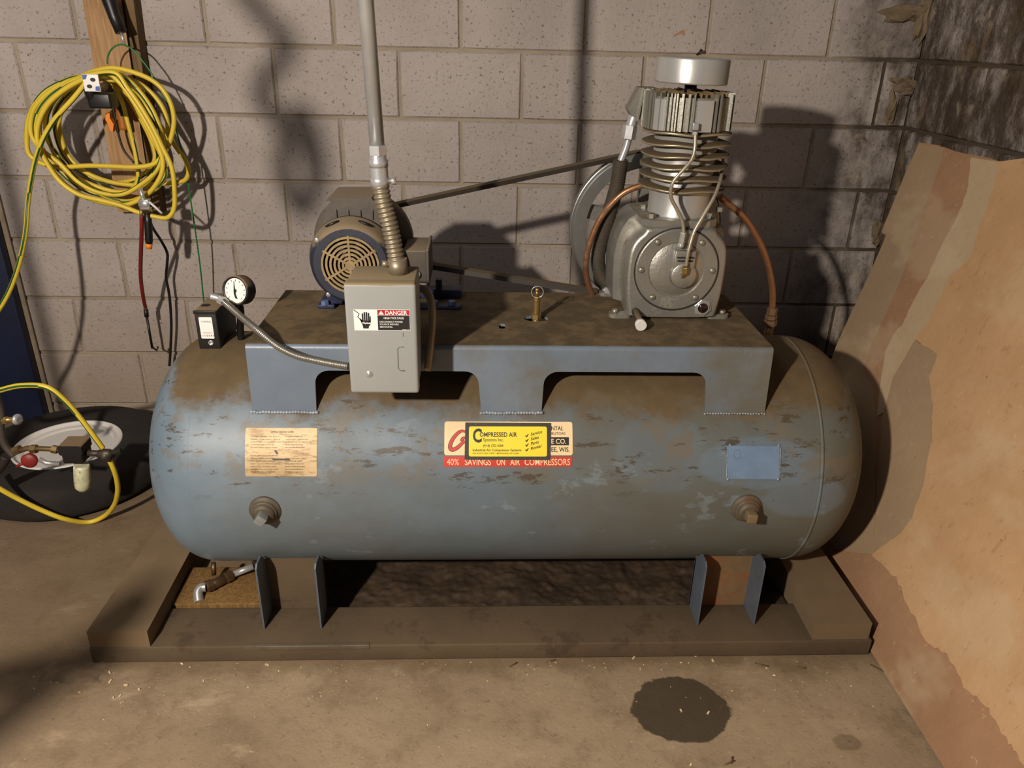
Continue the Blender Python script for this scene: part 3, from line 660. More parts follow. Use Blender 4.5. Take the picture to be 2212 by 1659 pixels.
# ASME-type data plate, painted over
st = MB(); sheetgrid(st, [(1.1765, deg(14.2)), (1.2905, deg(14.0)), (1.2895, deg(28.6)), (1.1765, deg(28.8))], TK, .0035)
for (a, b) in (((1.1765, 14.2), (1.1765, 28.8)), ((1.2905, 14.0), (1.2895, 28.6))): st.add([TK(a[0], deg(a[1]), .0035), TK(b[0], deg(b[1]), .0035), TK(b[0], deg(b[1]), 0), TK(a[0], deg(a[1]), 0)], [(0, 1, 2, 3)])
sheetgrid(st, [(1.1765, deg(28.5)), (1.2895, deg(28.3)), (1.2895, deg(28.8)), (1.1765, deg(29.0))], TK, .0015)
M_dp = mat('data_plate_paint', (104, 126, 152), .4, 0, .08, 20, .1, 100, .05, (90, 84, 66), 20); dpz = st.build('data_plate', M_dp, tank, 'clean blue painted-over data plate')
V_ = [TK(1.196 + .0075 * math.cos(a), deg(25.2) + .0095 * math.sin(a), .0042) for a in [2 * pi * k / 24 for k in range(24)]]; MB().tube(V_, .0007, 5, closed=True).build('stamp_ring', M_dp, tank)
st = MB()
put_text(st, 'U', 1.1925, deg(24.4), .007, TK, .0042, .007, .0); put_text(st, 'W', 1.193, deg(21.6), .006, TK, .0042, .006, .0); put_text(st, 'MAWP  200', 1.230, deg(26.6), .0045, TK, .0042, .03, 0); put_text(st, '15', 1.190, deg(15.6), .008, TK, .0042, .011, .0); put_text(st, 'SERIAL NO', 1.226, deg(22.9), .004, TK, .0042, .03, 0); st.build('embossing', mat('emboss', (124, 142, 164), .4, 0, .05, 9, 0), tank)['kind'] = 'stuff'
st = MB()
for u, v in ((1.178, 14.1), (1.289, 14.0), (1.1815, 29.3), (1.289, 29.1)): MB().ball(TK(u, deg(v), .002), .0032, sub=1).build('spot_weld', M_weld, tank)
for u, v0, v1 in ((1.1755, 14, 28.8), (1.2925, 14, 28.8)): MB().tube([TK(u, deg(v0 + (v1 - v0) * k / 8), .001) for k in range(9)], .0013, 6).build('plate_weld', M_weld, tank)

# ---- relief valve
rv = MB(); bx, by = .766, -.927
rv.cyl((bx, by, .655), (bx, by, .735), .008, 20).hexn((bx, by, .725), (bx, by, .737), .012).cyl((bx, by, .737), (bx, by, .772), .0075, 20, bev=.001).hexn((bx, by, .772), (bx, by, .779), .0085).cyl((bx, by, .779), (bx, by, .792), .0035, 12).ball((bx, by, .794), .005, sub=2)
rvo = rv.build('relief_valve', M_brass, AC)
MB().tube([Vector((bx + .0005 + .0135 * math.cos(a), by - .004, .790 + .0135 * math.sin(a))) for a in [2 * pi * k / 32 for k in range(32)]], .0010, 8, closed=True).build('pull_ring', M_steel, rvo)

# ---- pump
PC = Vector((1.078, -.80, .848))
pump_mb = MB()
def ccprof(s=1.0, zt=.943, cx=1.078):
    L = [(-.102, .729), (-.104, .74), (-.112, .775), (-.116, .82), (-.116, .865), (-.112, .895), (-.098, .918), (-.082, .930), (-.080, zt), (.080, zt), (.082, .930), (.098, .918), (.110, .895), (.113, .865), (.113, .82), (.110, .775), (.104, .74), (.102, .729)]
    return [(cx + x * s, z if s == 1 else .84 + (z - .84) * s) for x, z in L]
# loft of the crankcase along Y with rounded front edges
ring = [(-.916, .93), (-.922, .965), (-.914, 1.0)]
secs = [(-.930, .90), (-.9285, .94), (-.924, .97), (-.915, .99), (-.905, 1.0), (-.80, 1.0), (-.75, .98), (-.72, .93), (-.71, .85)]
n = len(ccprof()); o = len(pump_mb.v)
def sprof(L, it=2):
    for _ in range(it):
        out = []
        m = len(L)
        for i in range(m):
            a, b = L[i], L[(i + 1) % m]; out += [(a[0] * .75 + b[0] * .25, a[1] * .75 + b[1] * .25), (a[0] * .25 + b[0] * .75, a[1] * .25 + b[1] * .75)]
        L = out
    return L
base_p = sprof(ccprof()); n = len(base_p)
for y, s in secs:
    pump_mb.v += [(1.078 + (x - 1.078) * s, y, .838 + (z - .838) * (s if z > .838 else 1 - (1 - s) * .4)) for x, z in base_p]
for i in range(len(secs) - 1):
    for k in range(n): k2 = (k + 1) % n; pump_mb.f.append((o + i * n + k, o + i * n + k2, o + (i + 1) * n + k2, o + (i + 1) * n + k)); pump_mb.sm.append(True); pump_mb.mi.append(0)
pump_mb.f.append(tuple(o + k for k in range(n))); pump_mb.sm.append(False); pump_mb.mi.append(0)
pump_mb.f.append(tuple(o + (len(secs) - 1) * n + k for k in range(n))[::-1]); pump_mb.sm.append(False); pump_mb.mi.append(0)
# wide left shoulder of the casting behind the front
pump_mb.prism(sprof([(.953, .735), (.948, .80), (.946, .87), (.965, .935), (1.000, .958), (1.14, .958), (1.19, .93), (1.205, .87), (1.20, .80), (1.195, .735)], 1), XZ(-.74), 0, .115)
# mounting lugs
for x, y in ((.962, -.905), (1.19, -.905), (.962, -.745), (1.19, -.745)):
    pump_mb.prism(rrect(x - .026, y - .014, x + .026, y + .014, .012), XY, PZ, PZ + .009); pump_mb.cyl((x - .012 if x < 1 else x + .012, y, PZ + .009), (x - .012 if x < 1 else x + .012, y, PZ + .017), .007, 6)
pump = pump_mb.build('pump', M_cast, AC)
cvX, cvZ, cvY = 1.076, .845, -.9305
cv = MB(); cv.lathe((cvX, cvY + .006, cvZ), (0, -1, 0), [(0, .0935), (.006, .0935), (.008, .0925), (.0095, .090), (.0095, .090), (.0095, .0635), (.0095, .0635), (.006, .061), (.006, .061), (.008, .056), (.0125, .040), (.0145, .020), (.015, 1e-6)], 72)
cover = cv.build('bearing_cover', M_cast, pump)
MB().tube([Vector((cvX + .0945 * math.cos(a), cvY - .0005, cvZ + .0945 * math.sin(a))) for a in [2 * pi * k / 72 for k in range(72)]], .0012, 6, closed=True).build('gasket_line', M_rub, pump)
bm_ = MB()
for a in (52, 128, 180, 232, 308, 0):
    c_ = Vector((cvX + .080 * math.cos(math.radians(a)), cvY - .0035, cvZ + .080 * math.sin(math.radians(a))))
    MB().lathe(c_, (0, -1, 0), [(0, .0065), (.003, .0065), (.0045, .0052), (.005, 1e-6)], 16).build('bolt', M_castd, pump)
bs = MB(); bs.lathe((1.090, cvY - .008, .836), (0, -1, 0), [(0, .031), (.007, .029), (.009, .026), (.009, 1e-6)], 40).box((1.065, cvY - .016, .850), (1.112, cvY - .003, .892), .003); bs.build('bearing_boss', M_cast, pump)
MB().box((1.070, cvY - .019, .876), (1.108, cvY - .013, .879), .001).box((1.072, cvY - .018, .868), (1.106, cvY - .014, .8715), .001).build('boss_slot', M_rub, pump)
tx = MB(); put_text(tx, '8110867', 1.047, .7745, .0065, XZ(cvY - .0036), .0006, .040, .01); put_text(tx, 'C-2', 1.056, .7635, .0060, XZ(cvY - .0036), .0006, .018, .01); tx.build('casting_mark', M_steel, pump)
sg = MB(); sg.lathe((1.146, -.928, .757), (0, -1, 0), [(0, .0205), (.006, .0205), (.007, .019), (.007, .0145)], 6, smooth=False); sg.lathe((1.146, -.934, .757), (0, -1, 0), [(0, .0145), (.003, .0145), (.004, .013), (.001, .0115), (.001, 1e-6)], 32); sgo = sg.build('sight_glass', M_steel, pump)
MB().lathe((1.146, -.9365, .757), (0, -1, 0), [(0, .0113), (.001, .011), (.0015, 1e-6)], 24).build('sight_window', mat('dark_oil_glass', (40, 26, 24), .08, 0, .5, 60, 0), pump)
dn = MB(); p0 = Vector((.992, -.92, .748)); p1 = at(1385, 704, Y=-1.005); dn.tube([p0, p0.lerp(p1, .88)], .0085, 16).build('oil_drain_nipple', M_belt, pump); MB().tube([p0.lerp(p1, .84), p1], .0122, 24).build('drain_plug', M_white, pump)
# cylinder flange and bolts
fg = MB(); fg.prism([(.992, -.905), (1.010, -.925), (1.140, -.925), (1.160, -.905), (1.165, -.76), (1.150, -.745), (1.010, -.745), (.990, -.76)], XY, .939, .953).build('cylinder_flange', M_cast, pump)
for px, py, Y in ((1407, 469, -.90), (1535, 470, -.89), (1553, 468, -.82), (1390, 447, -.80)):
    c_ = at(px, py, Y=Y); c_.z = .953; MB().hexn(c_, c_ + Vector((0, 0, .011)), .009).build('bolt', M_castd, pump)
cy = MB(); CX, CY = 1.088, -.838
cy.lathe((CX, CY, .952), (0, 0, 1), [(0, .070), (.004, .0685), (.055, .0680), (.19, .0680)], 64); cyl_o = cy.build('cylinder', M_silver, pump)
def rsq(cx, cy_, r, k=.25, n_=64):
    out = []
    for i in range(n_):
        a = 2 * pi * i / n_; q = (abs(math.cos(a)) ** 3.2 + abs(math.sin(a)) ** 3.2) ** (-1 / 3.2); out.append((cx + r * (q * k * 2 + (1 - 2 * k)) * math.cos(a), cy_ + r * (q * k * 2 + (1 - 2 * k)) * math.sin(a)))
    return out
for k in range(6):
    z = 1.012 + .0235 * k; fm = MB(); R1 = .0945
    o = 0; V = []; F = []; ns = 72
    for dz, rr_ in ((-.002, .066), (0, R1 - .004), (.0015, R1), (.0050, R1), (.0065, R1 - .004), (.0095, .066)):
        for (x, y) in rsq(CX, CY, rr_, .22, ns): V.append((x, y, z + dz + .0016 * math.sin((x - CX) * 60 + k)))
    for i in range(5):
        for j in range(ns): F.append((i * ns + j, i * ns + (j + 1) % ns, (i + 1) * ns + (j + 1) % ns, (i + 1) * ns + j))
    fm.add(V, F, True).build('cooling_fin', M_fin, pump)
# head
hd = MB(); hz0, hz1 = 1.139, 1.205
hd.prism(rsq(CX - .004, CY, .087, .24), XY, hz0, hz1)
head = hd.build('cylinder_head', M_castd, pump)
outl = rsq(CX - .004, CY, 1.0, .24, 360)
for deg_ in list(range(-20, 60, 8)) + list(range(96, 260, 9)) + [-66, -60, -38, -30, -96, -103, -110, -117, -124, -150, -158]:
    u_ = Vector((math.cos(math.radians(deg_)), math.sin(math.radians(deg_)), 0)); i = int(deg_) % 360; rad = math.hypot(outl[i][0] - (CX - .004), outl[i][1] - CY)
    a = Vector((CX - .004, CY, 0)) + u_ * rad * .080; b = Vector((CX - .004, CY, 0)) + u_ * rad * .0945; t_ = Vector((-u_.y, u_.x, 0)) * .0016
    o_ = [a - t_, b - t_, b + t_, a + t_]; MB().prism([(p.x, p.y) for p in o_], XY, hz0, hz1 + .008).build('head_fin', M_castd, pump)
# raised plain pads of the casting between the fins
for a0, a1 in ((-92, -70), (-148, -128)):
    L = [(CX - .004 + math.cos(math.radians(a)) * r_ * (math.hypot(outl[int(a) % 360][0] - CX + .004, outl[int(a) % 360][1] - CY)), CY + math.sin(math.radians(a)) * r_ * (math.hypot(outl[int(a) % 360][0] - CX + .004, outl[int(a) % 360][1] - CY))) for r_, rng in ((.0945, range(a0, a1 + 1, 3)), (.08, range(a1, a0 - 1, -3))) for a in rng]
    MB().prism(L, XY, hz0, hz1 - .004).build('head_pad', M_silver, pump)
M_top = mat('dusty_top', (112, 92, 60), .95, 0, .25, 40, .5, 60)   # fins across the top
for k in range(14):
    x = CX - .080 + k * .0118
    hw = math.sqrt(max(0, .088 ** 2 - (x - CX) ** 2)) * .92
    if hw > .015: MB().box((x - .0018, CY - hw, hz1 - .001), (x + .0018, CY + hw, hz1 + .009 + .002 * math.sin(k * 2.3)), .0008).build('top_fin', M_top, pump)
LQ = [at(x, y, Y=-.80) for x, y in ((1420, 190), (1382, 189), (1357, 236), (1366, 252), (1392, 262), (1420, 262))]
MB().prism([(q_.x, q_.z) for q_ in LQ], XZ(-.755), 0, .045).build('discharge_port', M_castd, pump)
for k in range(3): MB().prism([(LQ[1].x + .008 + .010 * k, LQ[1].z), (LQ[1].x + .011 + .010 * k, LQ[1].z), (LQ[3].x + .013 + .010 * k, LQ[4].z), (LQ[3].x + .010 + .010 * k, LQ[4].z)], XZ(-.80), -.002, .007).build('port_fin', M_castd, pump)
af = MB(); af.cyl((CX - .002, CY, 1.205), (CX - .002, CY, 1.232), .013, 20).build('filter_stem', M_black, pump)
af = MB(); af.lathe((CX - .002, CY, 1.229), (.02, 0, 1), [(0, 1e-6), (0, .074), (.001, .0755), (.003, .0762), (.003, .0762), (.047, .0762), (.0495, .0750), (.0505, .072), (.0505, .072), (.052, 1e-6)], 72).build('air_filter', M_silver, pump, 'round silver air intake filter cap')
# discharge elbow, pipe and corrugated hose down the left
MB().tube(spline(ats([(1375, 240), (1366, 262), (1360, 285)], -.775), 5), .012, 16).hexn(at(1362, 270, Y=-.775), at(1357, 300, Y=-.775), .016).build('pipe_union', M_galv, pump)
MB().tube(spline(ats([(1360, 290), (1352, 320), (1340, 350)], -.77), 5), .0085, 14).build('discharge_pipe', M_galv, pump)
MB_h = MB(); corr(MB_h, ats([(1341, 345), (1333, 400), (1316, 460), (1296, 530), (1292, 570), (1302, 600), (1325, 628)], [-.77, -.765, -.75, -.74, -.73, -.73, -.74]),   .0178, .0036, .14, 18); MB_h.build('corrugated_hose', M_hosed, pump)
MB().hexn(at(1306, 632, Y=-.745), at(1345, 628, Y=-.75), .015).build('hose_fitting', M_galv, pump)
# copper lines
CL = ats([(1400, 402), (1385, 401), (1340, 422), (1295, 475), (1270, 540), (1266, 590), (1280, 640), (1300, 672)], [-.79, -.79, -.785, -.775, -.765, -.755, -.745, -.72])
MB().tube(spline(CL, 10), .0072, 14).build('copper_pipe', M_copper, AC)
CR = ats([(1556, 425), (1572, 440), (1612, 475), (1650, 545), (1668, 620), (1667, 678)], [-.80, -.79, -.775, -.765, -.755, -.75])
MB().tube(spline(CR, 10), .0080, 14).build('copper_pipe', M_copper, AC)
e = Vector((1.382, -.75, .625)); tpt = CR[-1]
MB().hexn(tpt + Vector((0, 0, -.002)), tpt + Vector((0, 0, .016)), .013).hexn(tpt + Vector((0, 0, -.014)), tpt + Vector((0, 0, -.003)), .015).hexn(tpt + Vector((.001, 0, -.032)), tpt + Vector((0, 0, -.016)), .0165).cyl(tpt + Vector((0, 0, -.09)), tpt + Vector((0, 0, -.03)), .011).build('tank_fitting', mat('old_brass', (128, 100, 72), .5, .6, .2, 20, .3, 80, .3, (80, 62, 44), 20), AC)
# oil breather tubes
t1 = ats([(1502, 285), (1501, 320), (1494, 345), (1475, 368), (1456, 390), (1449, 410), (1451, 430), (1462, 452), (1474, 478), (1477, 505)], [-.945, -.95, -.955, -.958, -.958, -.956, -.952, -.948, -.948, -.95])
MB().tube(spline(t1, 8), .0040, 10).build('oil_tube', M_tube, pump)
MB().box(at(1502, 272, Y=-.94) - Vector((.006, .006, .008)), at(1502, 272, Y=-.94) + Vector((.006, .012, .006)), .001).hexn(at(1502, 284, Y=-.945), at(1501, 292, Y=-.945), .006).build('tube_fitting', M_galv, pump)
MB().hexn(at(1477, 502, Y=-.95), at(1472, 528, Y=-.945), .0065).ball(at(1471, 530, Y=-.945), .007, sub=2).build('tube_fitting', M_galv, pump)
t2 = ats([(1560, 330), (1562, 350), (1558, 380), (1545, 420), (1520, 465), (1500, 500), (1488, 540), (1482, 575)], [-.80, -.85, -.90, -.93, -.945, -.950, -.955, -.955])
MB().tube(spline(t2, 8), .0040, 10).build('oil_tube', M_tube, pump)
MB().hexn(at(1481, 577, Y=-.958), at(1480, 590, Y=-.955), .0075).hexn(at(1480, 588, Y=-.955), at(1474, 598, Y=-.942), .0065).build('tube_fitting', M_brass, pump)
# flywheel
FX, FY, FZ, FR = 1.050, -.668, .878, .187
fw = MB(); dF = -.038; fw.lathe((FX, FY - .025, FZ), (0, 1, 0), [(d_, r_ + dF) for d_, r_ in [(0, .190), (0, .219), (0, .219), (.002, .222), (.006, .225), (.006, .225), (.010, .218), (.015, .218), (.018, .225), (.018, .225), (.026, .225), (.030, .218), (.036, .218), (.040, .225), (.046, .225), (.050, .222), (.050, .222), (.050, .190), (.050, .190), (0, .190)]], 96)
fly = fw.build('flywheel', mat('flywheel_steel', (136, 136, 132), .35, .7, .1, 14, .1, 80, .15, (90, 78, 58), 12), AC)
for k in range(5):
    a = 2 * pi * k / 5 + .35; u_ = Vector((math.cos(a), 0, math.sin(a))); t_ = Vector((-math.sin(a), 0, math.cos(a)))
    P = [u_ * .02 - t_ * .022, u_ * .155 - t_ * .017, u_ * .155 + t_ * .017, u_ * .02 + t_ * .022]
    MB().prism([(FX + p.x, FZ + p.z) for p in P], XZ(FY), -.009, .009).build('spoke', M_cast, fly)
MB().lathe((FX, FY - .03, FZ), (0, 1, 0), [(0, .03), (.06, .03)], 32).lathe((FX, FY - .07, FZ), (0, 1, 0), [(0, .014), (.1, .014)], 20).build('hub', M_cast, fly)
# motor
MX, MZ, MR = .357, .853, .088
mt = MB(); mt.lathe((MX, -.915, MZ), (0, 1, 0), [(0, .088), (.004, .092), (.010, .094), (.010, .094), (.160, .094), (.160, .094), (.165, .112), (.170, .118), (.170, .118), (.200, .118), (.207, .112), (.216, .085), (.220, .05), (.220, .02)], 64)
for k in range(28):
    a = 2 * pi * k / 28; u_ = (math.cos(a), math.sin(a)); mt.box((MX + u_[0] * .094 - .0015, -.895, MZ + u_[1] * .094 - .0015), (MX + u_[0] * .094 + .0015, -.755, MZ + u_[1] * .094 + .0015))
mt.cyl((MX, -.70, MZ), (MX, -.63, MZ), .012)
motor = mt.build('motor', M_motorb, AC)
fc = MB(); fc.lathe((MX, -.952, MZ), (0, 1, 0), [(0, .064), (0, .079), (0, .079), (.003, .083), (.010, .0875), (.020, .090), (.042, .096), (.050, .097), (.050, .064), (.050, .064), (0, .064)], 72); fcv = fc.build('fan_cover', M_motor, motor)
gr = MB()
for r_ in (.0605, .0515, .0425, .0335, .0245, .0155): gr.prism(circ(MX, MZ, r_ + .0024, 64), XZ(-.952), -.003, .002, [circ(MX, MZ, r_ - .0024, 64)])
for k in range(6):
    a = 2 * pi * k / 6 + pi / 2 + .02; u_ = (math.cos(a), math.sin(a)); t_ = (-u_[1] * .0022, u_[0] * .0022)
    gr.prism([(MX + u_[0] * .01 - t_[0], MZ + u_[1] * .01 - t_[1]), (MX + u_[0] * .065 - t_[0], MZ + u_[1] * .065 - t_[1]), (MX + u_[0] * .065 + t_[0], MZ + u_[1] * .065 + t_[1]), (MX + u_[0] * .01 + t_[0], MZ + u_[1] * .01 + t_[1])], XZ(-.952), -.003, .0025)
gr.prism(circ(MX, MZ, .011, 24), XZ(-.952), -.003, .003); gr.build('fan_grille', M_grille, motor)
MB().lathe((MX, -.93, MZ), (0, 1, 0), [(0, 1e-6), (0, .063), (.004, .063)], 40).build('fan_guard_back', M_black, motor)
for a in (142, 232, 322):
    c_ = Vector((MX + .0865 * math.cos(math.radians(a)), -.945, MZ + .0865 * math.sin(math.radians(a)))); MB().lathe(c_, (0, -1, 0), [(-.004, .0055), (.003, .0055), (.004, .004), (.004, 1e-6)], 16).build('bolt', M_steel, motor)
for a in (-24, 22):
    c_ = Vector((MX + .092 * math.sin(math.radians(a)), -.926, MZ + .092 * math.cos(math.radians(a)))); MB().ball((0, 0, 0), 1, sc=(.018, .011, .0035), sub=2).build('vent_slot', M_black, motor).data.transform(Matrix.Translation(c_) @ Euler((-.18, math.radians(a), 0)).to_matrix().to_4x4())
# top capacitor housing
th_ = MB(); th_.prism([(MX - .050, MZ + .075), (MX - .052, .968), (MX - .042, .979), (MX + .052, .981), (MX + .062, .970), (MX + .062, MZ + .075)], XZ(-.76), 0, .138); hs = th_.build('capacitor_housing', M_motorb, motor)
for k in range(4): MB().box((MX - .032 + .026 * k - .0015, -.902, MZ + .088), (MX - .032 + .026 * k + .0015, -.896, .962), .0007).build('rib', M_motorb, motor)
MB().prism([(MX - .055, .979), (MX - .048, .984), (MX + .045, .986), (MX + .05, .981)], XZ(-.755), 0, .142).build('housing_lid', M_motorb, motor)
# motor terminal box
tb = MB(); tb.box((.462, -.86, .785), (.515, -.73, .862), .003).build('terminal_box', M_motorb, motor)
MB().box((.514, -.865, .781), (.521, -.725, .866), .002).build('terminal_cover', M_motorb, motor); MB().lathe((.49, -.862, .808), (0, -1, 0), [(0, .011), (.004, .011), (.006, .008), (.006, 1e-6)], 20).build('conduit_knockout', M_galv, motor)
# feet and slide base
M_bb = mat('base_blue', (30, 38, 66), .5, 0, .2, 10, .2, 80, .2, (70, 56, 40), 14)
MB().box((.450, -.872, PZ), (.592, -.84, PZ + .008), .002).build('slide_rail', M_bb, motor); MB().box((.45, -.79, PZ), (.592, -.745, PZ + .022), .003).build('slide_rail', M_bb, motor); MB().box((.262, -.872, PZ), (.30, -.75, PZ + .010), .002).build('base_pad', M_bb, motor)
for x in (.28, .40): MB().box((x, -.86, PZ + .008), (x + .037, -.76, .80), .003).build('motor_foot', M_bb, motor)
MB().box((.53, -.782, PZ + .02), (.545, -.755, PZ + .045), .002).build('adjuster', M_bb, motor)
for x, y in ((.278, -.868), (.53, -.86), (.572, -.86)): MB().hexn((x, y, PZ + .009), (x, y, PZ + .019), .0095).build('bolt', mat('blue_bolt', (92, 110, 146), .5, .2, .1, 9, .1), motor)
mp = MB(); mp.lathe((MX, FY - .025, MZ), (0, 1, 0), [(0, .02), (0, .056), (.004, .058), (.008, .052), (.018, .052), (.022, .058), (.028, .058), (.032, .052), (.042, .052), (.046, .058), (.05, .056), (.05, .02)], 48).build('motor_pulley', M_cast, motor)
# belt: two runs around both wheels
D = FX - MX; rp, rf = .060, .190; th = math.asin((rf - rp) / D); P = []
for k in range(25): a = (pi / 2 + th) - (pi + 2 * th) * k / 24; P.append((FX + rf * math.cos(a), FZ + rf * math.sin(a)))
for k in range(17): a = -(pi / 2 + th) - (pi - 2 * th) * k / 16; P.append((MX + rp * math.cos(a), MZ + rp * math.sin(a)))
P2 = []
m_ = len(P)
for i in range(m_):
    a = Vector((P[i][0], P[i][1])); b = Vector((P[(i + 1) % m_][0], P[(i + 1) % m_][1])); q = max(1, int((b - a).length / .04))
    for k in range(q): P2.append(a.lerp(b, k / q))
bel = MB(); V = []; F = []; m_ = len(P2)
for i in range(m_):
    t_ = (P2[(i + 1) % m_] - P2[i - 1]).normalized(); nn = Vector((t_.y, -t_.x)) * -1
    if (P2[i] + nn * .01 - Vector(((FX + MX) / 2, FZ))).length < (P2[i] - Vector(((FX + MX) / 2, FZ))).length: nn = -nn
    for dn_, dy in ((0, -.018), (0, .018), (-.011, .014), (-.011, -.014)): V.append((P2[i].x + nn.x * dn_, FY + dy, P2[i].y + nn.y * dn_))
for i in range(m_):
    j = (i + 1) % m_
    for k in range(4): F.append((i * 4 + k, i * 4 + (k + 1) % 4, j * 4 + (k + 1) % 4, j * 4 + k))
bel.add(V, F).build('drive_belt', M_belt, AC)

# ---- pressure switch and gauge
ps = MB(); q0 = at(418, 672, Y=-.945); q1 = at(476, 742, Y=-.945)
SXa, SXb, SZa, SZb = q0.x, q1.x, .652, q0.z
ps.box((SXa, -.945, SZa), (SXb, -.815, SZb), .003); pso = ps.build('pressure_switch', M_blackd, AC, 'black pressure switch box with a white sticker')
MB().box((SXa - .001, -.948, SZb - .006), (SXb + .001, -.942, SZb + .001), .001).build('switch_rim', M_black, pso); MB().cyl((.012, -.875, .60), (.012, -.875, .66), .012).build('switch_pipe', M_black, pso)
w0 = (SXa + .010, SZa + .030); MB().prism(rrect(SXa + .0085, SZa + .026, SXb - .011, SZb - .014, .002), XZ(-.945), 0, .0006).build('switch_sticker', P_white, pso, 'small white sticker')
st = MB(); put_text(st, 'CONTROL', SXa + .013, SZb - .026, .0035, XZ(-.9456), .0004, .022, 0); put_text(st, '1 1 0 0 8 0', SXa + .012, SZa + .031, .0042, XZ(-.9456), .0004, .026, .01); st.build('sticker_print', P_grey, pso)
st = MB(); st.box((SXa + .014, -.9462, SZa + .0395), (SXb - .014, -.9455, SZa + .0402)); st.build('sticker_line', P_red, pso)
MB().lathe((SXa + .028, -.944, SZa + .016), (0, -1, 0), [(0, .006), (.003, .006), (.0035, .005), (.0035, .0035), (.0015, .0033), (.0015, 1e-6)], 20).build('screw', M_steel, pso)
MB().lathe((.018, -.905, SZb), (0, 0, 1), [(-.002, .010), (.0006, .010), (.0006, 1e-6)], 20).build('knockout_hole', M_black, pso)
gx = at(508, 628, Y=-.93); gax = Vector((-.36, -1, .22)).normalized()
gg = MB(); gg.lathe(gx - gax * .032, gax, [(0, .012), (0, .031), (.004, .033), (.028, .0335), (.032, .0335), (.034, .032), (.034, .029), (.030, .028), (.030, 1e-6)], 48); gauge = gg.build('pressure_gauge', M_blackd, AC, 'round black pressure gauge with white dial')
gu = Vector((-gax.y, gax.x, 0)).normalized() * 1; gu = Vector((0, 0, 1)).cross(gax).normalized(); 
if gu.x < 0: gu = -gu
gv = gax.cross(gu); gv = gv if gv.z > 0 else -gv
def GD(u, v, h): return gx + gu * u + gv * v + gax * h
MB().prism(circ(0, 0, .0275, 40), GD, -.0018, -.001).build('dial', P_white, gauge)
dl = MB()
for k in range(11):
    a = math.radians(225 - 27 * k); dl.prism([(math.cos(a) * .021 - math.sin(a) * .0006, math.sin(a) * .021 + math.cos(a) * .0006), (math.cos(a) * .025 - math.sin(a) * .0006, math.sin(a) * .025 + math.cos(a) * .0006), (math.cos(a) * .025 + math.sin(a) * .0006, math.sin(a) * .025 - math.cos(a) * .0006), (math.cos(a) * .021 + math.sin(a) * .0006, math.sin(a) * .021 - math.cos(a) * .0006)], GD, -.001, -.0005)
dl.prism([(-.003, .021), (-.0038, .0205), (.0015, -.008), (.006, -.018), (.0005, -.0165), (-.0035, -.006), (-.0035, 0)], GD, -.0005, .0008).prism(circ(0, 0, .0035, 16), GD, 0, .0015); dl.build('needle_and_ticks', P_black, gauge)
MB().tube(spline([gx - gax * .01 - gv * .03, gx - gv * .05 - gax * .02, Vector((gx.x - .01, -.90, .68)), Vector((gx.x - .012, -.895, .635))], 5), .008, 12).hexn(gx - gv * .036 - gax * .014, gx - gv * .046 - gax * .016, .011).build('gauge_pipe', M_black, AC)
MB().tube(spline(ats([(455, 640), (472, 644), (492, 655)], -.94), 4), .0075, 12).hexn(at(472, 645, Y=-.94), at(486, 652, Y=-.942), .010).build('cable_clamp', M_galv, AC)
sw = MB(); corr(sw, ats([(484, 652), (505, 670), (530, 692), (560, 716), (600, 748), (640, 768), (680, 778), (720, 786), (752, 791)], [-.955, -.985, -1.03, -1.085, -1.118, -1.135, -1.145, -1.155, -1.16]), .0078, .0048, .16, 14); sw.build('flexible_cable', M_flex2, AC)
# tank drain at the lower left
dv = [at(548, 1223, Y=-.985), at(500, 1242, Z=.062), at(470, 1258, Z=.064), at(445, 1268, Z=.066)]
MB().tube([dv[0], dv[1]], .0085, 14).build('drain_pipe', M_galv, AC)
MB().tube([dv[1], dv[2], dv[3]], .0125, 14).hexn(dv[1], dv[1].lerp(dv[2], .5), .0155).hexn(dv[2].lerp(dv[3], .4), dv[3], .0145).cyl(at(462, 1242, Z=.075), at(462, 1242, Z=.075) + Vector((0, .01, .03)), .006).build('drain_valve', mat('old_bronze', (104, 82, 58), .45, .7, .2, 20, .3, 80, .3, (50, 38, 28), 20), AC)
MB().tube(spline([dv[3], at(434, 1270, Z=.066), at(428, 1280, Z=.06), at(430, 1300, Z=.046)], 6), .0115, 16).build('drain_elbow', M_steel, AC)
MB().hexn(dv[3].lerp(dv[2], .2), dv[3], .0135).build('drain_nut', M_brass, AC)

# ================================================================== SWITCH BOX on the apron, conduit
SB = thing('disconnect_box', (.45, -1.16, .672), 'light grey electrical switch box with DANGER label fixed to platform front', 'switch box')
bx0, bx1, bz0, bz1 = .388, .520, .675, .897
MB().box((bx0 + .003, -1.20, bz0 + .003), (bx1 - .003, -1.099, bz1 - .002), .003).build('box_body', M_box, SB)
MB().box((bx0, -1.224, bz0), (bx1, -1.195, bz1), .007, seg=4).build('box_cover', M_box, SB)
FB = XZ(-1.224)
MB().lathe((.4255, -1.224, .7165), (0, -1, 0), [(-.002, .0072), (.0005, .0072), (.0015, .006), (.0015, .0045), (.0025, .0035), (.003, 1e-6)], 24).build('cover_screw', M_steel, SB)
tr = MB(); tr.tube([Vector((a, -1.2242, b)) for a, b in ((.494, .773), (.486, .773), (.482, .769), (.482, .728), (.486, .724), (.494, .724))], .0009, 6).build('pressed_outline', mat('box_line', (112, 112, 110), .5), SB)
tr = MB(); tr.tube([Vector((a, -1.2242, b)) for a, b in ((.4935, .802), (.4937, .794))], .0005, 5).build('scratch_line', P_black, SB)
dx0, dx1, dz0, dz1 = .4035, .5075, .806, .8475
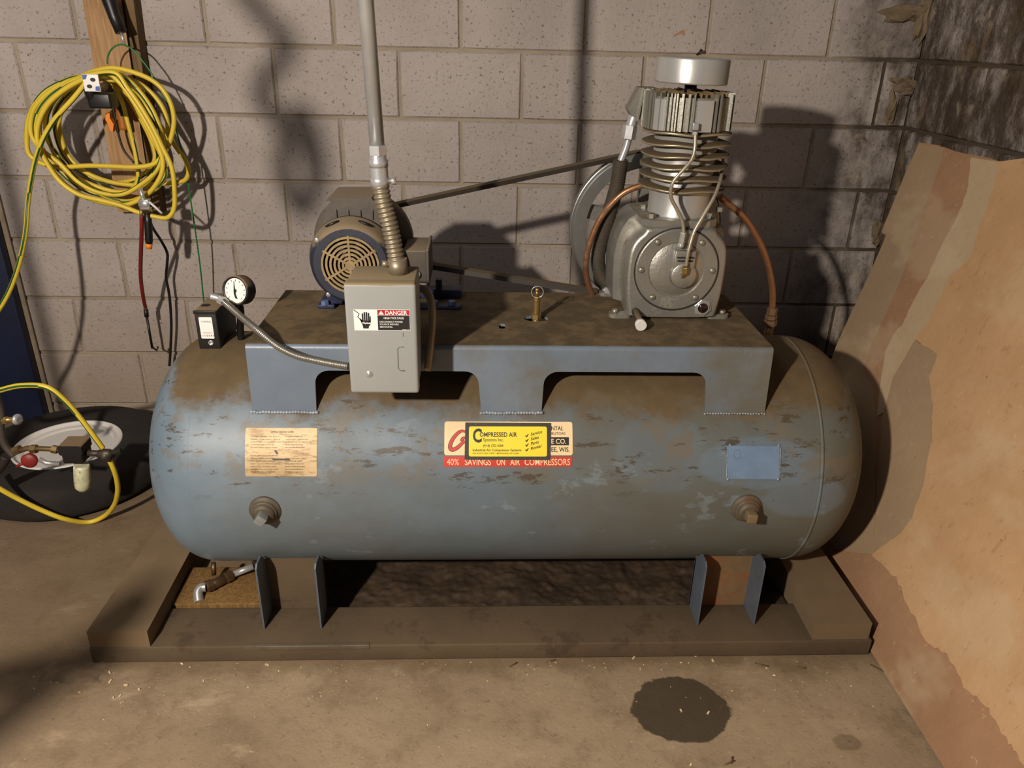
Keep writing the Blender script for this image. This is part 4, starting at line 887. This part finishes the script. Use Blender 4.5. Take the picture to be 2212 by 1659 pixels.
MB().prism([(dx0, dz0), (dx1, dz0), (dx1, dz1), (dx0, dz1)], FB, 0, .0006).build('danger_label', P_white, SB, 'white, red and black DANGER HIGH VOLTAGE label')
mid = .4475
k_ = MB(); k_.prism([(mid, dz0 + .001), (dx1 - .0008, dz0 + .001), (dx1 - .0008, dz1 - .0115), (mid, dz1 - .0115)], FB, .0006, .0008)
# hand and shock symbol
k_.prism([(.4200, .8100), (.4300, .8100), (.4305, .8140), (.4345, .8190), (.4180, .8200), (.4195, .8140)], FB, .0006, .0008)
k_.prism([(.4170, .8205), (.4345, .8215), (.4345, .8250), (.4325, .8215 + .004), (.4160, .8260)], FB, .0006, .0008)
for a, b, c in ((.4185, .8250, .8400), (.4222, .8250, .8425), (.4259, .8250, .8425), (.4296, .8250, .8410)): k_.prism(rrect(a, b, a + .0029, c, .0013, 3), FB, .0006, .0008)
k_.prism([(.4170, .8220), (.4190, .8260), (.4160, .8300), (.4140, .8290)], FB, .0006, .0008); k_.prism([(.4325, .8240), (.4347, .8240), (.4350, .8340), (.4330, .8345)], FB, .0006, .0008)
for a, b in zip([(.4042, .8465), (.4140, .8390), (.4110, .8330), (.4160, .8270)], [(.4140, .8390), (.4110, .8330), (.4160, .8270), (.4185, .8255)]):
    d_ = Vector((b[0] - a[0], b[1] - a[1])).normalized(); n_ = (-d_.y * .0007, d_.x * .0007); k_.prism([(a[0] - n_[0], a[1] - n_[1]), (b[0] - n_[0], b[1] - n_[1]), (b[0] + n_[0], b[1] + n_[1]), (a[0] + n_[0], a[1] + n_[1])], FB, .0006, .0008)
k_.build('label_black', P_black, SB)
k_ = MB(); k_.prism([(.4180, .8215), (.4225, .8235), (.4235, .8205), (.4280, .8225), (.4290, .8200), (.4335, .8225), (.4300, .8190), (.4285, .8208), (.4240, .8185), (.4225, .8215)], FB, .0009, .0010)
put_text(k_, 'DANGER', .4620, dz1 - .0098, .0078, XZ(-1.2251), .0001, .041, .02); put_text(k_, 'HIGH VOLTAGE', .4590, .8290, .0042, XZ(-1.2251), .0001, .037, .015)
for i, t_ in enumerate(('DISCONNECT POWER', 'SOURCE BEFORE', 'SERVICING.')): put_text(k_, t_, .4510, .8222 - .0050 * i, .0030, XZ(-1.2251), .0001, (.043, .035, .024)[i], .01)
put_text(k_, 'PS3013.5', .4930, .8075, .0018, XZ(-1.2251), .0001, .012, 0)
k_.prism([(.4495, dz1 - .0095), (.4595, dz1 - .0095), (.4545, dz1 - .0018)], FB, .0009, .0011); k_.build('label_white', P_white, SB)
MB().prism([(mid, dz1 - .0108), (dx1 - .0008, dz1 - .0108), (dx1 - .0008, dz1 - .0008), (mid, dz1 - .0008)], FB, .0006, .0008).prism([(.4541, dz1 - .0078), (.4549, dz1 - .0078), (.4549, dz1 - .0040), (.4541, dz1 - .0040)], FB, .0011, .0013).build('label_red', P_red, SB)
MB().hexn((.388, -1.16, .722), (.380, -1.16, .722), .012).build('cable_connector', M_copper, SB)
ct = MB(); ct.tube(spline(ats([(902, 622), (918, 628), (931, 650), (934, 690), (930, 740), (924, 800)], [-1.06, -1.07, -1.08, -1.09, -1.105, -1.115]), 6), .0085, 12); ct.build('side_conduit', M_flex, SB)
CT = thing('conduit', (.46, -1.14, .90), 'bright metal conduit rising from the grey switch box to the ceiling', 'conduit')
cA = at(817, 345, Y=-1.135); cB = at(790, 0, Y=-1.135); dirc = (cB - cA).normalized()
MB().tube([cA, cA + dirc * 1.3], .0136, 24).build('rigid_pipe', M_galv, CT)
MB().lathe(cA - dirc * .002, -dirc, [(-.02, .0150), (-.003, .0150), (0, .0175), (.010, .0175), (.010, .0163), (.012, .0163), (.030, .0163), (.030, .0163), (.031, .0175), (.042, .0175), (.043, .0160), (.050, .0155)], 28).hexn(cA + dirc * .008, cA + dirc * .026, .0178).build('pipe_coupling', M_galv, CT)
cC = cA - dirc * .035; sp_ = cC + Vector((.024, -.004, -.002)); MB().cyl(cC, sp_, .004, 12).cyl(sp_ - Vector((.002, 0, .0)), sp_ + Vector((.006, 0, 0)), .0065, 16).build('coupling_screw', M_steel, CT)
fx = MB(); corr(fx, [cA - dirc * .045, at(822, 400, Y=-1.135), at(829, 440, Y=-1.138), at(840, 480, Y=-1.14), at(849, 520, Y=-1.142), at(856, 560, Y=-1.145), at(860, 588, Y=-1.148)], .0168, .0085, .16, 20); fx.build('flexible_conduit', M_flex, CT)
eb = at(861, 585, Y=-1.148); MB().cyl(Vector((eb.x, eb.y, bz1 - .004)), Vector((eb.x - .002, eb.y, bz1 + .026)), .0185, 24).cyl(Vector((eb.x - .018, eb.y - .004, bz1 + .016)), Vector((eb.x - .030, eb.y - .006, bz1 + .018)), .006, 12).build('box_connector', M_flex, CT)

# ================================================================== LEFT SIDE: post, hoses, tools
PO = thing('wall_post', (-.45, -.03, .75), 'pine board fixed upright on the left of the block wall behind the hose', 'board')
bl = [at(x, y, Y=-.042) for x, y in ((178, 0), (262, 0), (330, 458), (255, 458))]
dl_ = (bl[0] - bl[3]); dr_ = (bl[1] - bl[2])
MB().prism([(bl[3].x, bl[3].z), (bl[2].x, bl[2].z), (bl[1].x + dr_.x * .6, bl[1].z + dr_.z * .6), (bl[0].x + dl_.x * .6, bl[0].z + dl_.z * .6)], XZ(0), .001, .042).build('board', M_wood, PO)
bl2 = [at(x, y, Y=-.05) for x, y in ((266, 0), (289, 0), (348, 462), (333, 462))]; d2 = bl2[1] - bl2[2]
MB().prism([(bl2[3].x, bl2[3].z), (bl2[2].x, bl2[2].z), (bl2[1].x + d2.x * .6, bl2[1].z + d2.z * .6), (bl2[0].x + d2.x * .6, bl2[0].z + d2.z * .6)], XZ(0), .001, .052).build('side_batten', M_wood2, PO)

# yellow hose with a green stripe: coil, then the free end that leaves the frame and comes back over the regulator
loops = [[(200, 172), (240, 170), (268, 200), (300, 250), (325, 300), (335, 340), (320, 368), (290, 388), (245, 395), (200, 385), (160, 360), (135, 330), (121, 290), (119, 245), (135, 215), (160, 192)],
 [(230, 165), (290, 200), (323, 240), (362, 292), (384, 323), (404, 353), (407, 375), (398, 390), (375, 394), (340, 398), (290, 400), (235, 392), (185, 372), (150, 340), (133, 300), (128, 255), (150, 215), (180, 185)],
 [(230, 170), (262, 215), (275, 260), (288, 310), (296, 350), (298, 385), (285, 410), (250, 425), (205, 418), (165, 400), (125, 365), (96, 330), (85, 290), (92, 245), (120, 205), (160, 178)],
 [(210, 162), (250, 165), (300, 180), (340, 215), (360, 255), (362, 300), (350, 345), (330, 380), (300, 405), (260, 415), (215, 405), (170, 385), (130, 350), (110, 315), (100, 275), (105, 235), (130, 195), (165, 170)],
 [(215, 165), (255, 185), (285, 215), (308, 258), (330, 300), (348, 335), (358, 372), (350, 392), (330, 412), (285, 434), (244, 430), (192, 405), (158, 378), (124, 335), (103, 300), (100, 255), (118, 215), (150, 185)],
 [(188, 160), (240, 147), (294, 158), (339, 181), (366, 217), (376, 260), (368, 303), (352, 335), (330, 355), (290, 361), (240, 359), (190, 358), (135, 361), (102, 357), (77, 346), (61, 328), (58, 294), (61, 260), (75, 226), (97, 199), (127, 181), (163, 167)],
 [(195, 168), (245, 155), (285, 180), (322, 225), (345, 275), (352, 320), (340, 365), (305, 398), (262, 420), (212, 415), (168, 392), (128, 352), (92, 325), (68, 290), (70, 245), (92, 212), (125, 188), (160, 172)],
 [(225, 158), (258, 178), (290, 222), (318, 268), (340, 312), (352, 350), (345, 385), (318, 420), (275, 442), (235, 440), (185, 425), (140, 398), (108, 360), (88, 320), (76, 280), (84, 240), (108, 208), (140, 185), (170, 170)],
 [(200, 160), (249, 158), (275, 190), (301, 226), (328, 271), (350, 316), (371, 362), (377, 410), (376, 450), (362, 470), (335, 468), (300, 459), (258, 443), (215, 432), (170, 420), (130, 392), (100, 350), (82, 310), (82, 270), (100, 230), (130, 200), (165, 178)]]
CP = []
for i, L_ in enumerate(loops):
    for k, (x, y) in enumerate(L_): CP.append(at(x, y, Y=-.112 - .019 * (i + k / len(L_))))
tail = [at(190, 170, Y=-.285), at(165, 205, Y=-.29), at(138, 235, Y=-.295), at(115, 262, Y=-.30), at(93, 300, Y=-.30), at(78, 340, Y=-.30), at(68, 385, Y=-.30), at(60, 440, Y=-.30), at(54, 510, Y=-.34), at(35, 590, Y=-.42), at(3, 660, Y=-.50), at(-60, 740, Y=-.60)]
tail2 = [at(-140, 830, Y=-.70), at(-120, 880, Y=-.78), at(-60, 860, Y=-.80), at(0, 843, Y=-.80), at(45, 833, Y=-.80), at(100, 836, Y=-.80), at(140, 865, Y=-.795), at(175, 905, Y=-.79), at(205, 945, Y=-.785), at(222, 968, Y=-.78)]
HO = thing('air_hose', (-.45, -.2, .7), 'yellow air hose with green stripe coiled on the left wall board', 'hose')
hm = MB(); hm.tube(spline(CP + tail + tail2, 7), .0068, 16, 0, True, (1, .07)); hm.build('hose_coil', [M_yellow, M_green], HO)
H2 = MB().tube(spline([at(237, 995, Y=-.775), at(246, 1015, Y=-.77), at(253, 1040, Y=-.755), at(254, 1065, Y=-.735), at(246, 1092, Y=-.705), at(225, 1115, Y=-.685), at(190, 1128, Z=.008), at(140, 1121, Y=-.730), at(90, 1102, Y=-.745), at(40, 1078, Y=-.76), at(0, 1056, Y=-.775), at(-60, 1020, Y=-.79)], 8), .0068, 12, 0, True, (1, .09)).build('air_hose', [M_yellow, M_green]); tag(H2, 'yellow hose looping on the floor below the filter regulator', 'hose')
# hanger, sticker, orange tool
HG = thing('hose_hanger', (-.40, -.1, 1.1), 'black hanger bracket with white sticker holding the hose coil', 'hanger')
a = at(205, 215, Y=-.30); MB().tube(spline([at(232, 190, Y=-.05), at(225, 200, Y=-.12), at(215, 208, Y=-.2), at(205, 215, Y=-.29), at(196, 200, Y=-.31), at(196, 180, Y=-.31)], 6), .016, 14).box(a + Vector((-.012, -.02, -.022)), a + Vector((.050, .03, .018)), .006).build('hook', M_black, HG)
p = at(197, 179, Y=-.332); MB().box(p + Vector((-.021, 0, -.022)), p + Vector((.021, .006, .021)), .001).build('sticker_face', P_white, HG); 
st = MB(); F2 = XZ(p.y)
st.prism([(p.x - .020, p.z + .020), (p.x - .007, p.z + .020), (p.x - .012, p.z + .009), (p.x - .020, p.z + .008)], F2, 0, .0008); st.prism([(p.x + .020, p.z - .020), (p.x + .008, p.z - .019), (p.x + .010, p.z - .009), (p.x + .020, p.z - .008)], F2, 0, .0008); st.build('sticker_corner', P_blue, HG)
st = MB(); st.prism(circ(p.x + .006, p.z + .008, .007, 14, 0, .005), F2, 0, .001).prism(circ(p.x - .006, p.z - .009, .007, 14, 0, .005), F2, 0, .001).build('sticker_mark', P_black, HG)
SR = thing('spool_tool', (-.37, -.1, .99), 'black and orange hand tool hanging inside the yellow hose coil', 'tool')
OG = MB(); oc = [at(x, y, Y=-.08) for x, y in ((230, 244), (239, 244), (240, 255), (248, 268), (246, 284), (240, 282), (236, 268), (230, 258))]
OG.prism([(q_.x, q_.z) for q_ in oc], XZ(-.07), 0, .018).build('orange_clip', M_orange, SR)
MB().tube(spline(ats([(255, 195), (258, 220), (263, 250), (268, 280)], -.085), 4), [.010] * 4 + [.014] * 9, 12).build('orange_body', mat('dark_orange', (150, 90, 16), .5), SR)
MB().tube(spline(ats([(260, 228), (266, 240), (270, 250)], -.11), 4), .012, 12).build('blue_grip', mat('blue_grip', (22, 30, 60), .4), SR)
MB().tube(spline(ats([(235, 205), (246, 240), (256, 290), (268, 325), (290, 352)], -.10), 6), .0035, 8).build('tool_cord', M_black, SR)
# black probe at the top and its green lead
PR = thing('probe', (-.37, -.13, 1.28), 'black handled metal probe hanging at the top of the board', 'probe')
pa, pb, pc_, pd = at(228, -25, Y=-.11), at(247, 35, Y=-.12), at(262, 70, Y=-.125), at(269, 98, Y=-.125)
MB().tube([pa, pa.lerp(pb, .3), pb, pc_], [.020, .021, .017, .0165], 16).build('handle', M_black, PR); MB().tube([pc_, pd], .0045, 12).build('metal_tip', M_steel, PR)
GW = MB().tube(spline(ats([(232, 138), (233, 122), (243, 104), (262, 96), (285, 106), (305, 128), (325, 155), (345, 190), (368, 240), (386, 300), (398, 345), (405, 385), (413, 440), (425, 520), (433, 580), (439, 640), (442, 665)], [-.13, -.13, -.13, -.128, -.13, -.13, -.13, -.13, -.13, -.13, -.125, -.12, -.12, -.115, -.10, -.085, -.083]), 7), .0024, 8).build('green_wire', M_gwire); tag(GW, 'thin green wire hanging from the probe past the hose coil', 'wire')
# tyre inflator
IN = thing('tyre_inflator', (-.42, -.1, .75), 'silver and black tyre inflator with red hose hanging under the coil', 'inflator')
hp = at(312, 440, Y=-.285)
MB().lathe(hp + Vector((-.014, 0, 0)), (1, 0, 0), [(0, .010), (.004, .015), (.026, .015), (.032, .010)], 16).cyl(hp, hp + Vector((-.004, 0, .045)), .006).box(hp + Vector((-.012, -.012, -.016)), hp + Vector((.018, .010, .014)), .004).build('valve_body', M_steel, IN)
MB().tube(ats([(322, 436), (336, 448), (350, 461)], -.30), .0035, 10).build('trigger_lever', M_white, IN)
MB().tube(ats([(318, 458), (320, 480), (322, 520), (322, 526)], -.275), [.0100, .0110, .0110, .0095], 16).build('gauge_barrel', M_black, IN)
MB().tube(ats([(322, 526), (322, 537)], -.275), [.010, .008], 12).build('end_cap', M_orange, IN)
MB().tube(spline(ats([(306, 466), (306, 500), (304, 560), (304, 600), (309, 640), (314, 664)], [-.28, -.27, -.22, -.18, -.14, -.10]), 6), .0060, 12).build('red_hose', M_red, IN)
MB().tube(ats([(305, 452), (306, 470)], -.28), .0055, 12).tube(ats([(313, 660), (315, 668)], -.10), .006, 10).build('brass_ferrule', M_brass, IN)
MB().tube(ats([(315, 668), (317, 684)], -.095), .0075, 12).tube(ats([(317, 684), (329, 752)], -.09), .0042, 12).tube(ats([(329, 750), (339, 757), (341, 749)], -.088), .0035, 8).build('nozzle', M_black, IN)
BH_ = MB().tube(spline(ats([(322, 470), (330, 492), (348, 520), (361, 546), (361, 570), (359, 600), (366, 640), (370, 700), (368, 760), (366, 790)], [-.15, -.13, -.10, -.08, -.07, -.06, -.05, -.045, -.04, -.04]), 6), .0045, 10).build('black_cord', M_black); tag(BH_, 'black cord hanging down the wall beside the red hose', 'cord')

# navy panel at the far left
PN = thing('blue_cabinet', (-1.2, -.03, 0), 'dark navy blue panel standing against the wall at far left', 'panel')
MB().box((-1.7, -.045, .002), (-.934, -.004, 1.12), .004).build('panel', M_navy, PN)
MB().box((-.9335, -.012, .002), (-.918, -.003, 1.12), .001).build('lit_wall_strip', mat('lit_wall_strip', (126, 112, 92), .8, 0, .2, 12), PN)  # tan strip painted in for the lit wall between panel and post shadow

# tyre lying on the floor with a white rim
TX, TYc = -.648, -.425
TYR = thing('wheel', (TX, TYc, 0), 'black tyre with white wheel rim lying flat on the floor', 'wheel')
ty = MB(); prof = [(.012, .150), (.004, .175), (.0, .21), (.004, .25), (.02, .28), (.045, .290), (.085, .290), (.11, .280), (.124, .25), (.130, .21), (.126, .175), (.116, .157), (.110, .150), (.06, .145), (.012, .150)]
sp2 = spline([Vector((a, b, 0)) for a, b in prof], 3); ty.lathe((TX, TYc, 0), (0, 0, 1), [(q_.x, q_.y) for q_ in sp2], 96); ty.build('tyre', M_rub, TYR)
MB().lathe((TX, TYc, .0), (0, 0, 1), [(.105, .153), (.117, .156), (.121, .153), (.119, .149), (.112, .146), (.110, .135), (.113, .131), (.106, .125), (.095, .10), (.090, .06), (.098, .05), (.098, 1e-6)], 64).build('rim', M_white, TYR)

# filter regulator assembly hanging in front of the tyre
FRG = thing('air_filter_regulator', (-.47, -.79, .2), 'black air filter with cloudy bowl and brass fittings on yellow hose', 'filter regulator')
YR = -.79
hc = at(168, 978, Y=YR)
MB().box(hc + Vector((-.030, -.024, -.020)), hc + Vector((.022, .030, .030)), .005).prism(rrect(hc.x - .034, hc.z + .006, hc.x + .026, hc.z + .034, .006), XZ(YR + .028), 0, .054).build('filter_head', M_blackd, FRG)
bc = at(176, 1003, Y=YR); be = at(180, 1072, Y=YR)
MB().lathe(bc, be - bc, [(0, .0185), (.010, .0200), (.052, .0205), (.070, .0190), (.080, .012), (.083, 1e-6)], 24).build('filter_bowl', M_glass, FRG)
cp = at(228, 980, Y=-.78); MB().lathe(cp - Vector((.022, 0, .002)), (1, 0, .1), [(0, .008), (.006, .012), (.020, .014), (.034, .012), (.040, .007)], 12).cyl(hc + Vector((.02, 0, 0)), cp, .008).ball(cp + Vector((0, 0, -.006)), .016, sub=2, jit=.3).build('coupling', mat('dirty_steel', (70, 62, 54), .5, .5, .3, 30, .3, 80), FRG)
MB().tube(ats([(240, 978), (262, 973)], -.78), .007, 10).build('coupler_tail', M_rub, FRG)
MB().tube(ats([(132, 972), (110, 970), (60, 968), (20, 980)], YR), .007, 12).hexn(at(125, 972, Y=YR), at(112, 970, Y=YR), .011).hexn(at(80, 970, Y=YR), at(66, 970, Y=YR), .012).hexn(at(44, 970, Y=YR), at(30, 975, Y=YR), .012).build('brass_nipple', mat('dull_brass', (120, 98, 64), .45, .7, .2, 30, .2, 80, .3, (50, 38, 28), 30), FRG)
kc = at(66, 992, Y=YR - .02); MB().lathe(kc, (.2, -1, .1), [(0, .008), (.002, .018), (.010, .020), (.014, .016), (.014, 1e-6)], 20).tube(ats([(50, 1000), (36, 1008)], YR - .02), .004, 8).build('red_knob', M_redm, FRG)
MB().tube(ats([(85, 992), (100, 1000), (130, 1002)], YR - .02), .006, 10).build('drain_lever', M_steel, FRG)
MB().tube(spline(ats([(30, 985), (10, 960), (2, 925), (2, 890), (-10, 850)], YR), 5), .009, 12).build('riser_pipe', mat('riser', (84, 76, 70), .5, .5, .2, 20, .2, 80), FRG)
MB().tube(ats([(0, 908), (28, 906)], YR), .007, 12).hexn(at(6, 908, Y=YR), at(16, 907, Y=YR), .010).build('brass_plug', M_brass, FRG); MB().lathe(at(32, 905, Y=YR), (1, -.3, 0), [(0, .006), (.004, .014), (.010, .015), (.014, .008)], 10).build('valve_knob', M_galv, FRG)
MB().tube(spline(ats([(14, 985), (0, 1010), (-30, 1040)], YR), 5), .012, 12).build('lower_pipe', mat('riser2', (50, 42, 38), .6, .4, .2, 20, .2, 80), FRG)

# ------------------------------------------------------------------ unseen casters added just outside the frame for the soft shadows in it
LP = Vector((-.40, -3.0, 1.73))
def toward(p, f): return LP + (Vector(p) - LP) * f
pole = MB().tube([toward((-.885, 0, 0), .5) * 1, toward((-.885, 0, 0), .5)], .01)
MB_ = MB().tube([Vector((-.643, -1.5, 0)), Vector((-.643, -1.5, 2.5))], .0125, 16); tag(MB_.build('shadow_post', M_galv), 'unseen thin upright post added left of the frame to cast a shadow', 'post')  # added to lay the dark upright band on the wall
A_ = toward((-.36, -1.40, 0), .36); B_ = toward((-.16, -1.08, .05), .40)
cc = MB().tube(spline([Vector((-.75, -2.2, 2.5)), Vector((-.72, -2.4, 1.9)), Vector((-.62, -2.5, 1.3)), A_ + (A_ - B_) * 1.0, A_, B_, B_ + Vector((-.02, .05, -.12)), B_ + Vector((-.2, .1, -.3)), Vector((-.7, -2.1, 0.01))], 8), .021, 14).build('shadow_cable', M_rub); tag(cc, 'unseen thick cable added left of the frame to cast the floor shadow', 'cable')  # added and bent so its shadow slants across the floor
pts = [toward((x_, 0, z_), .42) for x_, z_ in ((-.16, 1.75), (-.12, 1.5), (.0, 1.33), (.05, 1.26), (-.05, 1.12), (.07, .98), (.10, .86), (.05, .77), (.0, .86), (.01, .98), (.07, 1.08), (.11, .96), (.10, .84))]
c2 = MB().tube(spline(pts, 8), .014, 12).build('shadow_strap', M_rub); tag(c2, 'unseen looped strap added left of the frame to shadow the wall', 'strap')  # added for the blurred shadow high on the wall
